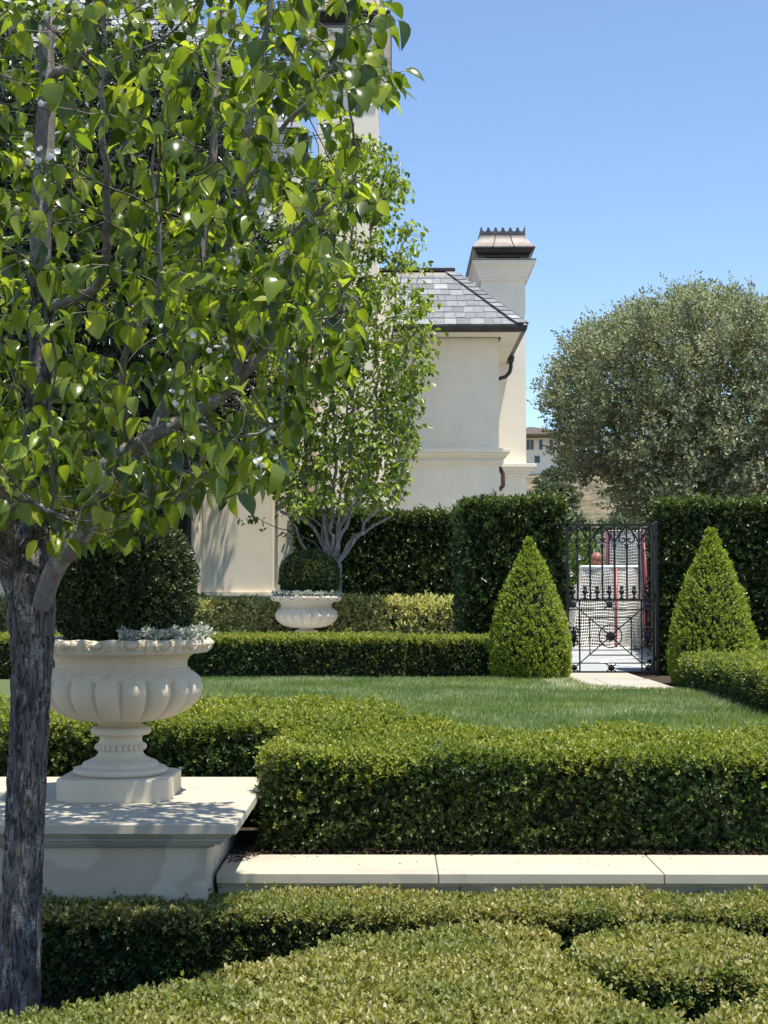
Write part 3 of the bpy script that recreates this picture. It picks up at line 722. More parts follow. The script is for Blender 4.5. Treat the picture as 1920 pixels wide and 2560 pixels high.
# ---- dark evergreen between the front pear and the house ------------------------------
DE = 22.5
def att_ever(n):
    q = rng.uniform([-8.6, DE - 1.7, 1.6], [-1.0, DE + 1.55, 11.5], (n, 3)); X, Y = proj(q)
    yy = [100, 180, 300, 700, 1000, 1150, 1240]; xr = [470, 560, 610, 700, 740, 720, 560]
    m = (X < np.interp(Y, yy, xr) + 25 * wob(q, 3, 9)) & (Y > 130 + 30 * wob(q, 3, 4)) & (Y < np.interp(X, [-400, 100, 250, 420, 600, 750], [1330, 1270, 1215, 1190, 1200, 1120]))
    return q[m & (((q[:, 1] - DE) / 1.7) ** 2 + ((q[:, 0] + 5.0) / 4.0) ** 2 < 1)]
b = P(330, 1500, DE)
bushy('evergreen_tree', 'dense dark evergreen tree with small glossy leaves between the front pear and the house', 'tree', (b.x, b.y, .95), att_ever, 2300, M['evergreen'], .10, 120000,
      [[(b.x, b.y, .95), P(340, 1300, DE), P(300, 1000, DE), P(260, 600, DE), P(280, 300, DE)], [P(340, 1300, DE), P(450, 1050, DE), P(500, 700, DE)], [P(330, 1250, DE), P(180, 1000, DE), P(80, 700, DE)]], step=.24, dk=.28, di=2.0, tip=.010, cl=.14)

# ---- grey-green oak beyond the gate ------------------------------------------------------
DO = 40.0
OX = np.array([1325,1350,1370,1400,1440,1470,1530,1600,1680,1760,1830,1900,1960,2100,2300,2450]); OY = np.array([960,900,880,850,830,812,778,745,730,715,730,745,740,800,900,1100])
OB = np.array([1010,1080,1130,1180,1205,1205,1215,1250,1310,1310,1310,1310,1310,1310,1310,1310])
def att_oak(n):
    q = rng.uniform([3.6, DO - 4.2, 3.0], [16.5, DO + 4.2, 11.2], (n, 3)); X, Y = proj(q); w = 30 * wob(q, 1.5, 3)
    e = ((q[:, 0] - 9.6) / 5.9) ** 2 + ((q[:, 1] - DO) / 4.2) ** 2
    lo = np.interp(Y, [700, 760, 830, 900, 960, 1050, 1150, 1250, 1300], [1640, 1480, 1410, 1352, 1345, 1378, 1402, 1430, 1450])
    return q[(e < 1) & (X > lo + 12 + w) & (Y > np.interp(X, OX, OY) + 22 + w) & (Y < np.interp(X, OX, OB) + w) & (wob(q, 1.3, 55) > -.6)]
bo = P(1790, 1500, DO)
bushy('oak_tree', 'broad grey-green oak standing behind the garden gate against the sky', 'tree', (bo.x, bo.y, 1.0), att_oak, 3300, M['oak'], .11, 215000,
      [[(bo.x, bo.y, .9), P(1790, 1380, DO), P(1770, 1250, DO)], [P(1770, 1250, DO), P(1650, 1100, DO), P(1560, 900, DO)], [P(1770, 1250, DO), P(1790, 1050, DO), P(1760, 800, DO)],
       [P(1770, 1250, DO), P(1900, 1080, DO), P(2050, 900, DO)], [P(1700, 1180, DO), P(1560, 1200, DO - 1), P(1440, 1130, DO - 1)]], step=.3, dk=.36, di=2.5, tip=.014, cl=.17, trunk_r=.22, wr=.5)

# ------------------------------------------------------------------ terrain
def ground_z(y): return np.interp(y, [-50, 7.86, 7.9, 9.5, 9.9, 47, 60, 100, 130, 400, 1500], [-.12, -.12, .40, .42, .885, .9, 1.2, 2.0, 2.0, 2.0, 2.0])
def ground():
    xs = np.concatenate([[-900, -200, -60], np.linspace(-20, 25, 60), [60, 200, 900]]); ys = np.concatenate([[-40, -5], np.linspace(0, 7.86, 30), np.linspace(7.9, 20, 50), [25, 32, 40, 47, 60, 80, 100, 130, 400, 1500]])
    X, Y = np.meshgrid(xs, ys); Z = ground_z(Y); q = np.stack([X, Y, Z], -1)
    Z = Z + .008 * wob(q.reshape(-1, 3), 5, 2).reshape(X.shape) * (Y < 19)
    v = np.stack([X, Y, Z], -1).reshape(-1, 3); w = len(xs); i = np.arange(len(ys) - 1)[:, None] * w; j = np.arange(w - 1)[None]
    mb = MB(); mb.raw(v, np.stack([i+j, i+j+1, i+w+j+1, i+w+j], -1).reshape(-1), np.full((w-1)*(len(ys)-1), 4), M['soil'], True)
    struct(mb.build('ground'))
ground()
LZ = 0.90        # lawn and court level
def hill():
    xs = np.linspace(-70, 110, 120); ys = np.linspace(55, 240, 80); X, Y = np.meshgrid(xs, ys)
    ridge = 11.4 + .035 * (X - 8) * (X > 8) - .05 * np.clip(8 - X, 0, 60)
    up = np.clip((Y - 55) / 65, 0, 1); up = up * up * (3 - 2 * up)
    Z = 1.0 + ridge * up + .35 * up * wob(np.stack([X, Y, X * 0], -1).reshape(-1, 3), .16, 4).reshape(X.shape) - np.clip(Y - 150, 0, 100) * .04
    Z[0] = .5
    v = np.stack([X, Y, Z], -1).reshape(-1, 3); w = len(xs); i = np.arange(len(ys) - 1)[:, None] * w; j = np.arange(w - 1)[None]
    mb = MB(); mb.raw(v, np.stack([i+j, i+j+1, i+w+j+1, i+w+j], -1).reshape(-1), np.full((w-1)*(len(ys)-1), 4), M['hill'], True)
    struct(mb.build('hillside'))
    return lambda x, y: float(1.0 + (11.4 + .035 * (x - 8) * (x > 8) - .05 * min(max(8 - x, 0), 60)) * (lambda u: u*u*(3-2*u))(min(max((y - 55) / 65, 0), 1)))
hz = hill()
# scrub on the hill
def scrubs():
    protos = []
    for k in range(3):
        mb = MB(); n = 420; a = unit(rng.standard_normal((n, 3))); a[:, 2] = abs(a[:, 2]); rr = 1 + .3 * wob(a, 3, 40 + k)
        c = a * rr[:, None] * rng.uniform(.6, 1, n)[:, None] * np.array([1, 1, .8]); shoots(mb, c, a, 5, .19, .12, M['scrub'], reach=.2)
        mb.tube([(0, 0, -.3), (0.05, 0, .5)], [.08, .03], M['twig'], 6); protos.append(mb.build('scrub_bush'))
    pl = [(1325,1240,84,.8),(1345,1250,80,1.3),(1368,1225,85,1.6),(1322,1205,92,.7),(1385,1205,90,1.7),(1470,1262,70,1.6),(1500,1275,70,1.5),(1440,1275,72,1.3),(1385,1190,100,1.0),(1352,1192,98,.6),(1410,1240,80,1.8),(1540,1255,78,1.9),(1580,1268,75,1.7),(1620,1250,80,2.2),(1318,1270,74,1.0),(1395,1282,66,.9),(1335,1290,62,.9)]
    names = ['scrub bush low on the dry hillside', 'scrub bush on the dry hillside below the distant house', 'scrub bush half hidden by the oak on the hillside']
    for i, (x, y, d, s) in enumerate(pl):
        o = protos[i] if i < 3 else protos[i % 3].copy()
        if i >= 3: COL.objects.link(o)
        q = P(x, y, d); o.location = (q.x, q.y, hz(q.x, q.y) + .2 * s); s *= .8; o.scale = (s, s, s); o.rotation_euler = (0, 0, i * 1.7)
        tag(o, 'grey-green scrub bush on the dry hillside beyond the gate', 'bush', 'scrub bushes on the hillside')
scrubs()
def far_house():
    a = P(1312, 1176, 104); z0 = a.z - 1.6; t = thing('distant_house', 'small distant beige house on the hillside left of the oak', 'house', (a.x + 3, a.y, z0))
    x0 = a.x - 3; x1 = P(1440, 1170, 104).x; top = P(1340, 1094, 104).z
    w = MB(); w.box((x0, a.y, z0), (x1, a.y + 9, top), M['stucco']); w.build('wall', t)
    r = MB(); ov = .9
    r.faces([(x0-ov,a.y-ov,top),(x1+ov,a.y-ov,top),(x1+ov,a.y+9+ov,top),(x0-ov,a.y+9+ov,top),(x0-ov,a.y-ov,top+.18),(x1+ov,a.y-ov,top+.18),(x1+ov,a.y+9+ov,top+.18),(x0-ov,a.y+9+ov,top+.18),(x0+4,a.y+4.5,top+1.3),(x1-3,a.y+4.5,top+1.3)],
            [(3,2,1,0),(0,1,5,4),(1,2,6,5),(2,3,7,6),(3,0,4,7),(4,5,9,8),(5,6,9),(6,7,8,9),(7,4,8)], M['twig']); r.build('roof', t)
    for px in (1320, 1330, 1352, 1378):
        q = P(px, 1112, 104); f = MB(); f.box((q.x - .11, a.y - .05, q.z - .35), (q.x + .11, a.y + .02, q.z + .35), M['glass']); f.build('window', t)
    q = P(1343, 1150, 104); f = MB(); f.box((q.x - .18, a.y - .05, q.z - .2), (q.x + .18, a.y + .02, q.z + .3), M['glass']); f.build('window', t)
far_house()

# ------------------------------------------------------------------ lawn, court, paving
LAWN = [(-9, 11.1), (-9, 17.35), tuple(G(1425, 1703, LZ))[:2], tuple(G(1475, 1722, LZ))[:2], tuple(G(1600, 1728, LZ))[:2], tuple(G(1704, 1728, LZ))[:2], (3.1, 14.6), (3.1, 9.7), (.15, 9.7), (-.1, 11.1)]
def lawn():
    mb = MB(); v = [(x, y, LZ + .008) for x, y in LAWN]; mb.faces(v, [tuple(range(len(v)))[::-1]], M['turf']); o = mb.build('lawn_soil'); struct(o)
    g = MB(); n = 210000; poly = ccw(LAWN)
    x = rng.uniform(-3.2, 3.1, n); y = rng.uniform(8.9, 17.35, n); m = inside(poly, x, y); x = x[m]; y = y[m]
    b = np.stack([x, y, np.full(len(x), LZ + .004)], 1); w = wob(b, 1.3, 12); lean = np.stack([.5 * wob(b, 1.7, 13) + .3, .5 * wob(b, 1.9, 14) - .3, np.ones(len(x)) * 1.5], 1) + .42 * rng.standard_normal((len(x), 3))
    L = rng.uniform(.04, .08, len(x)) * (1 + .15 * w); leaves(g, b, lean, unit(rng.standard_normal((len(x), 3)) + np.array([0, 0, .4])), L, .0066, M['grass'], T_BLADE)
    o = g.build('lawn_grass'); o['kind'] = 'stuff'
lawn()
def court():
    mb = MB(); x0 = -4; v = [(x0, 18.75, LZ + .03), (14, 18.75, LZ + .03), (14, 33, LZ + .03), (x0, 33, LZ + .03)]
    mb.faces(v, [(0, 1, 2, 3)], M['court']); struct(mb.build('sports_court'))
    ln = MB(); c = G(1672, 1662, LZ + .03); a = np.linspace(0, 2 * math.pi, 65); ri, ro = 1.1, 1.24
    vv = [(c.x + .35 + r * math.cos(t), c.y + 0.6 + r * 1.5 * math.sin(t), LZ + .036) for t in a for r in (ri, ro)]
    ln.faces(vv, [(2*i, 2*i+1, 2*i+3, 2*i+2) for i in range(64)], M['white_paint']); struct(ln.build('court_marking'))
    kb = MB(); y = G(1500, 1613, LZ).y; kb.box((1.6, y + .1, LZ + .03), (7, y + .25, LZ + .11), M['white_paint'], .01); struct(kb.build('court_edging'))
    for i, (xa, ya, xb, yb, h) in enumerate(((1425, 1695, 1612, 1682, .04), (1428, 1722, 1700, 1697, .035))):
        pv = MB(); a = G(xa, ya, LZ + h); b_ = G(xb, yb, LZ + h); x1 = G(xb, ya, LZ + h).x
        nx = 2 if i else 1; w = (x1 - a.x + .12) / nx
        for k in range(nx): pv.box((a.x - .12 + k * w, a.y, LZ - .05), (a.x - .12 + (k + 1) * w - .008, b_.y, LZ + h), M['paving'], .008)
        struct(pv.build('paving_step'))
court()
tm = MB(); tm.faces([(-9, 22.9, LZ + .02), (7.5, 25.5, LZ + .02), (7.5, 33, LZ + .02), (-9, 33, LZ + .02)], [(0, 1, 2, 3)], M['paving']); struct(tm.build('bounce_paving'))  # unseen pale sheet, added to bounce sunlight onto the shaded house walls

# ------------------------------------------------------------------ retaining wall with coping
CZ = CAMZ - 1.47
def wall():
    t = thing('retaining_wall', 'low garden wall with pale stone coping running right from the stone pier', 'wall', (1.2, 8.0, 0))
    yf, yb = 7.74, 8.30; w = MB(); w.box((-.93, 7.80, -.2), (4.5, 8.22, CZ - .075), M['pier_body']); w.build('wall_body', t)
    le = MB(); le.box((-.93, 7.775, CZ - .075), (4.5, 8.26, CZ - .055), M['limestone']); le.build('ledge', t)
    xs = [G(540, 2185, CZ).x, G(1097, 2185, CZ).x, G(1672, 2195, CZ).x, 3.3, 4.5]
    for i in range(4):
        c = MB(); c.box((xs[i], yf, CZ - .055), (xs[i+1] - .005, yb, CZ), M['limestone'], .004); c.build('coping_slab', t)
wall()
PZ = CAMZ - 1.14
def pier():
    x1 = P(595, 2060, 7.36).x; yf = G(400, 2060, PZ).y; yb = G(400, 1942, PZ).y; x0 = -3.6
    t = thing('stone_pier', 'wide low stone pier with overhanging slab carrying the large urn', 'pier', ((x0 + x1) / 2, (yf + yb) / 2, 0))
    s = MB(); s.box((x0, yf, PZ - .055), (x1, yb, PZ), M['limestone'], .006); s.build('slab', t)
    m = MB()
    for k, (o, h0, h1) in enumerate(((.035, .055, .075), (.06, .075, .100), (.085, .100, .118), (.125, .118, .136), (.15, .136, .146))):
        e = o; m.box((x0 + e, yf + e, PZ - h1), (x1 - e, yb - e, PZ - h0), M['moulding'], .004)
    m.build('moulding', t)
    b_ = MB(); e = .175; b_.box((x0 + e, yf + e, -.2), (x1 - e, yb - e, PZ - .146), M['pier_body']); b_.build('body', t)
pier()

# ------------------------------------------------------------------ urns
K = .000918
def urn(label, loc, s):
    t = thing('stone_urn', label, 'urn', (0, 0, 0), 'carved stone urns'); H = lambda y: (1592 - y) * K + .124
    # plinth with clipped corners
    p = MB(); a, c, h = .315, .085, .124
    def oct_(a, c, z): return [(-a+c,-a,z),(a-c,-a,z),(a,-a+c,z),(a,a-c,z),(a-c,a,z),(-a+c,a,z),(-a,a-c,z),(-a,-a+c,z)]
    rings = [oct_(a, c, 0), oct_(a, c, h - .012), oct_(a - .004, c, h - .004), oct_(a - .014, c, h)]
    v = [q for r_ in rings for q in r_]; f = [tuple(range(7, -1, -1)), tuple(range(24, 32))] + [(k*8+i, k*8+(i+1) % 8, k*8+8+(i+1) % 8, k*8+8+i) for k in range(3) for i in range(8)]
    p.faces(v, f, M['urn']); p.build('plinth', t)
    # pedestal
    pd = MB(); pr = [(0,1592),(262,1592),(280,1590),(292,1577),(292,1566),(282,1552),(262,1546),(236,1544),(236,1530),(226,1518),(190,1503),(160,1488),(142,1470),(136,1456),(142,1452),(142,1446)]
    pr2 = [(142,1405),(138,1400),(132,1392),(130,1375),(134,1360),(150,1352),(172,1350),(186,1338),(188,1324),(178,1306),(160,1298),(140,1294),(128,1284),(126,1266),(140,1256)]
    pd.lathe([(r * K, H(y)) for r, y in pr + pr2], M['urn'], 72)
    nb = 26
    for i in range(nb):
        th = 2 * math.pi * i / nb; cx, cy, cz = 144 * K * math.cos(th), 144 * K * math.sin(th), H(1426); r = .0165
        u = np.linspace(0, math.pi, 7); w = np.linspace(0, 2 * math.pi, 10, endpoint=False)
        vv = [(cx + r*math.sin(a_)*math.cos(b_), cy + r*math.sin(a_)*math.sin(b_), cz + r*math.cos(a_)*1.2) for a_ in u for b_ in w]
        pd.faces(vv, [(k*10+j, k*10+10+j, k*10+10+(j+1) % 10, k*10+(j+1) % 10) for k in range(6) for j in range(10)], M['urn'], True)
    pd.build('pedestal', t)
    # gadrooned bowl
    bo = MB(); key = [(130,1262),(200,1262),(262,1256),(330,1238),(385,1212),(430,1180),(465,1145),(488,1105),(497,1068),(490,1030),(472,995),(450,968),(430,950),(422,944),(424,936),(412,934),(408,920),(410,890),(425,862),(455,846),(500,838)]
    kk = np.array(key, float); tt = np.linspace(0, len(kk) - 1, 120); Rr = np.interp(tt, range(len(kk)), kk[:, 0]); Yy = np.interp(tt, range(len(kk)), kk[:, 1])
    for q in (Rr, Yy): q[3:-3] = np.convolve(q, np.ones(7) / 7, 'valid')
    NL = 18
    def gad(r, z, T):
        y = 1592 - (z - .124) / K; ph = np.mod(T * NL / (2 * np.pi), 1) - .5
        lobe = np.sqrt(np.clip(1 - (np.abs(ph) / .47) ** 2, 0, 1)); top = 962 + 34 * (1 - lobe); 
        env = np.clip((y - top) / 22, 0, 1) * np.clip((1262 - y) / 120, 0, 1) ** .6
        rr = r / K
        rr = rr + env * (48 * lobe - 38) + np.where((y > 955) & (y < 1010), (1 - np.clip(np.abs(ph - .5 * np.sign(ph)) / .10, 0, 1)) * 6, 0)
        return rr * K, z
    bo.lathe(list(zip(Rr * K, H(Yy))), M['urn'], NL * 22, gad); bo.build('bowl', t)
    # rim with egg and leaf carving
    rm = MB(); key = [(490,840),(530,838),(545,832),(552,820),(562,800),(567,785),(563,768),(552,755),(538,749),(515,750),(500,760),(480,800),(0,805)]
    kk = np.array(key, float); tt = np.linspace(0, len(kk) - 1, 110); Rr = np.interp(tt, range(len(kk)), kk[:, 0]); Yy = np.interp(tt, range(len(kk)), kk[:, 1])
    for q in (Rr, Yy): q[2:-2] = np.convolve(q, np.ones(5) / 5, 'valid')
    NE = 17
    def egg(r, z, T):
        y = 1592 - (z - .124) / K; ph = (np.mod(T * NE / (2 * np.pi), 1) - .5); x = ph * 205
        outer = (r / K > 500) & (y < 836); d = np.hypot(x, (y - 778) * 1.25)
        h = np.where(d < 36, 30 * np.sqrt(np.clip(1 - (d / 36) ** 2, 0, 1)), 0) + np.where((d > 44) & (d < 66), 24 * np.sin((d - 44) / 22 * np.pi), 0)
        xe = 102 - np.abs(x); h = h + np.where((xe < 22 - (y - 760) * .2), 16 * np.clip(1 - xe / 24, 0, 1), 0)
        e = np.where(outer, np.clip((840 - y) / 20, 0, 1) * np.clip((y - 748) / 10, 0, 1), 0)
        sc = 4 * np.cos(T * NE) * ((y < 770) & (r / K > 500))
        return (r / K + e * (h - 18)) * K, z + sc * K * .8
    rm.lathe(list(zip(Rr * K, H(Yy))), M['urn'], NE * 26, egg); rm.build('rim', t)
    sl = MB(); sl.lathe([(.0, H(775)), (.45, H(772)), (.48, H(790))], M['terra'], 40); sl.build('soil', t)
    t.location = loc; t.scale = (s, s, s); return t
u1c = P(304, 1700, 8.33)
U1 = urn('large carved cream stone urn in front on the stone pier', (u1c.x, 8.33, PZ + .001), 1.0)
U2 = U1.copy(); COL.objects.link(U2)
for ch in U1.children:
    c = ch.copy(); COL.objects.link(c); c.parent = U2
U2['label'] = 'smaller looking stone urn farther back above the trimmed hedge beside the slender pear'
u2c = P(766, 1500, 21.3); U2.location = (u2c.x, 21.3, P(766, 1489, 21.3).z - .90); U2.rotation_euler = (0, 0, .1)
pl = MB(); pl.box((u2c.x - .42, 20.9, .85), (u2c.x + .42, 21.75, U2.location.z - .001), M['limestone'], .01)
tag(pl.build('urn_base', origin=(u2c.x, 21.3, .85)), 'low stone block under the farther urn', 'stone base')

def ball(name, label, c, rx, rz, n, mat, L, W, seed, e=2.6, group=None, top_mat=None):
    """clipped rounded bush growing out of an urn"""
    mb = MB(); a = unit(rng.standard_normal((n, 3)))
    def rad(a):
        return (np.abs(a[:, 0]) ** e + np.abs(a[:, 1]) ** e + np.abs(a[:, 2]) ** e) ** (-1 / e)
    S = np.array([rx, rx, rz]); pos = a * rad(a)[:, None] * S * (1 + .035 * wob(a, 4, seed) + .02 * wob(a, 12, seed + 1) - .13 * rng.uniform(0, 1, n) ** 2)[:, None]
    nrm = unit(a / S); shoots(mb, pos + np.array(c), nrm, 6, L, W, mat, reach=L * 1.5)
    th = np.linspace(0, np.pi, 14); ph = np.linspace(0, 2 * np.pi, 24, endpoint=False)
    v = np.array([(math.sin(t) * math.cos(p), math.sin(t) * math.sin(p), math.cos(t)) for t in th for p in ph]); v = v * rad(v)[:, None] * S * .86 + np.array(c)
    mb.faces(v, [(k*24+j, k*24+24+j, k*24+24+(j+1) % 24, k*24+(j+1) % 24) for k in range(13) for j in range(24)], M['core'], True)
    return tag(mb.build(name, origin=(c[0], c[1], c[2] - rz)), label, 'boxwood', group)
c1 = P(308, 1462, 8.33)
ball('boxwood_ball', 'big dark clipped boxwood mound growing in the large front urn', (c1.x, c1.y, c1.z),   .385, .365, 9000, M['ball'], .022, .013, 3, group='clipped boxwoods in urns')
c2 = P(774, 1443, 21.3)
ball('boxwood_ball', 'small clipped boxwood mound growing in the farther urn', (c2.x, c2.y, c2.z), .415, .36, 7000, M['box_side'], .024, .014, 4, e=2.3, group='clipped boxwoods in urns')
def trailing(label, c, r0, r1, a0, a1, z, n, s):
    mb = MB(); a = rng.uniform(a0, a1, n); rr = rng.uniform(r0, r1, n); h = np.clip(wob(np.stack([a * 3, rr * 4, a * 0], 1), 3, 8) * .02 + .05, .01, .1)
    b = np.stack([c[0] + rr * np.cos(a), c[1] + rr * np.sin(a), z + h * rng.uniform(.2, 1, n)], 1)
    nr = np.stack([np.cos(a) * .6, np.sin(a) * .6 - .1, np.ones(n)], 1); shoots(mb, b, nr, 5, s, s * 1.15, M['silver'], reach=s * 1.6, spread=1.0)
    return tag(mb.build('silver_plant', origin=(c[0], c[1], z)), label, 'plant', 'silver plants in urns')
trailing('silvery round-leaved plant at the right edge of the large front urn', (u1c.x, 8.33), .33, .50, -1.4, .9, PZ + .885, 720, .017)
trailing('silvery plant spilling at the rim of the farther urn', (u2c.x, 21.3), .36, .50, -3.0, .6, U2.location.z + .885, 900, .02)

# ------------------------------------------------------------------ garden gate
GY = 18.4
def gate():
    o = P(1350 + 300 * .2261, 1250 + 1905 * .2261, GY); k = .2261 * GY / F
    t = thing('garden_gate', 'black wrought iron garden gate with scrolls, finials and a ringed centre', 'gate', (o.x + .55, GY, LZ))
    g = lambda x, y, dy=0: Vector((o.x + (x - 300) * k, GY + dy, o.z + (1900 - y) * k)); I = M['iron']
    def bar(mb, a, b_, w, d=None): mb.bar(g(*a), g(*b_), (d or w) * k, w * k, I)
    def curve(mb, pts, r, dy=0):
        pts = [np.array((*p, 0.0)) for p in pts]; Q = [2*pts[0]-pts[1]] + pts + [2*pts[-1]-pts[-2]]; out = []
        for i in range(1, len(Q) - 2):
            for j in range(5):
                s = j / 5; a, b_, c, d = Q[i-1:i+3]; out.append(.5*((2*b_)+(-a+c)*s+(2*a-5*b_+4*c-d)*s*s+(-a+3*b_-3*c+d)*s**3))
        out.append(pts[-1]); mb.tube([g(q[0], q[1], dy) for q in out], r * k, I, 6)
    fr = MB(); bar(fr, (300,280), (1262,280), 26, 34); bar(fr, (312,268), (312,1912), 24, 34); bar(fr, (1252,268), (1252,1912), 30, 36)
    bar(fr, (312,1105), (1252,1105), 24, 30); bar(fr, (312,1902), (1252,1902), 26, 32); bar(fr, (312,1212), (1252,1212), 12); bar(fr, (312,1800), (1252,1800), 12); fr.build('frame', t)
    for x in (425, 562, 697, 832, 967, 1103):
        b_ = MB(); bar(b_, (x, 290), (x, 1095), 19); b_.tube([g(x, 488), g(x, 492), g(x, 506), g(x, 512)], [x_ * k for x_ in (13, 22, 22, 13)], I, 10); b_.tube([g(x, 515), g(x, 545)], [17 * k, 12 * k], I, 8); b_.build('bar', t)
    for x in (370, 503, 638, 772, 907, 1045, 1185):
        f = MB(); f.lathe([(r * k, g(x, y).z) for r, y in ((20,1095),(20,1080),(11,1072),(10,1050),(16,1040),(27,1028),(30,1015),(24,1000),(10,992),(12,985),(19,978),(22,968),(18,957),(8,950),(1,948))], I, 14, center=(g(x, 0).x, GY)); f.build('finial', t)
    for x in (440, 1122):
        b_ = MB(); bar(b_, (x, 1117), (x, 1890), 16); b_.build('bar', t)
    sc = MB()
    for c in (292, 562, 832, 1103):
        for s in (-1, 1):
            if c == 292 and s < 0: continue
            if c == 1103 and s > 0: pass
            X = lambda u: c + s * u
            curve(sc, [(X(32), 340), (X(44), 352), (X(60), 345), (X(64), 325), (X(48), 308), (X(26), 314), (X(14), 340), (X(22), 380), (X(48), 425), (X(60), 455)], 6) if False else None
            curve(sc, [(X(50), 352), (X(36), 346), (X(34), 326), (X(52), 312), (X(70), 322), (X(76), 345), (X(66), 380), (X(50), 415), (X(52), 450), (X(78), 474), (X(108), 465), (X(118), 440), (X(106), 424), (X(94), 434)], 8.5)
            if c != 292: curve(sc, [(X(128), 296), (X(90), 335), (X(50), 385), (X(18), 440), (X(4), 478)], 8.5)
            else: curve(sc, [(X(128), 296), (X(90), 335), (X(50), 385), (X(20), 440)], 8.5)
    sc.build('scrollwork', t)
    sq = MB()
    for a, b_ in (((550,1300),(1010,1300)), ((1010,1300),(1010,1712)), ((1010,1712),(555,1712)), ((552,1712),(552,1300)), ((446,1216),(690,1424)), ((1116,1216),(870,1424)), ((446,1795),(690,1586)), ((1116,1795),(870,1586)), ((690,1424),(738,1466)), ((870,1424),(822,1466)), ((690,1586),(738,1544)), ((870,1586),(822,1544))): bar(sq, a, b_, 12)
    sq.build('diagonal_bars', t)
    rg = MB(); rg.tube([g(780 + 125 * math.cos(a), 1505 + 125 * math.sin(a)) for a in np.linspace(0, 2 * math.pi, 49)], 7 * k, I, 8); rg.build('ring', t)
    def ros(x, y, r, nm):
        m = MB(); q = g(x, y); n = 16; vv = []
        for dy, s in ((.006, 1), (-.010, 1), (-.016, .8), (-.012, .62), (-.02, .4), (-.024, .12)):
            vv += [(q.x + r * k * s * (1 + .12 * math.cos(8 * a)) * math.cos(a), q.y + dy, q.z + r * k * s * (1 + .12 * math.cos(8 * a)) * math.sin(a)) for a in np.linspace(0, 2 * math.pi, 48, endpoint=False)]
        m.faces(vv, [(i*48+j, i*48+(j+1) % 48, i*48+48+(j+1) % 48, i*48+48+j) for i in range(5) for j in range(48)] + [tuple(range(5*48, 6*48)), tuple(range(47, -1, -1))], I, True)
        if nm == 'rosette':
            for sx in (-1, 1):
                for sy in (-1, 1): curve(m, [(x + sx * 22, y + sy * 18), (x + sx * 40, y + sy * 30), (x + sx * 56, y + sy * 46)], 7)
        m.build(nm, t)
    ros(780, 1505, 52, 'boss')
    for x, y in ((370,1158),(772,1158),(1188,1158),(375,1851),(785,1851),(1195,1851)): ros(x, y, 36, 'rosette')
    for x in (376, 1188):
        m = MB(); y = 1508
        m.lathe([(r * k, g(x, yy).z) for r, yy in ((1,1635),(14,1610),(10,1595),(24,1560),(34,1525),(36,1500),(26,1465),(10,1435),(14,1420),(6,1400),(1,1385))], I, 4, center=(g(x, 0).x, GY), smooth=False)
        for s in (-1, 1):
            for yy, dy in ((1560, 1), (1450, -1)): curve(m, [(x + s * 8, yy + 40 * dy), (x + s * 38, yy + 30 * dy), (x + s * 44, yy), (x + s * 24, yy - 12 * dy), (x + s * 20, yy + 8 * dy)], 8.5)
            bar(m, (x + s * 30, 1505), (x + s * 60, 1505), 11)
        m.build('filigree', t)
    p = MB(); p.box((g(1275,0).x, GY - .022, LZ - .05), (g(1306,0).x, GY + .022, g(0,240).z), I, .003)
    for y in (420, 1060, 1750): p.tube([g(1268, y + 30, -.0), g(1268, y - 30, -.0)], .012, I, 8)
    tag(p.build('gate_post', origin=(g(1290,0).x, GY, LZ)), 'slim black iron post the gate hangs on, at its right', 'post')
gate()

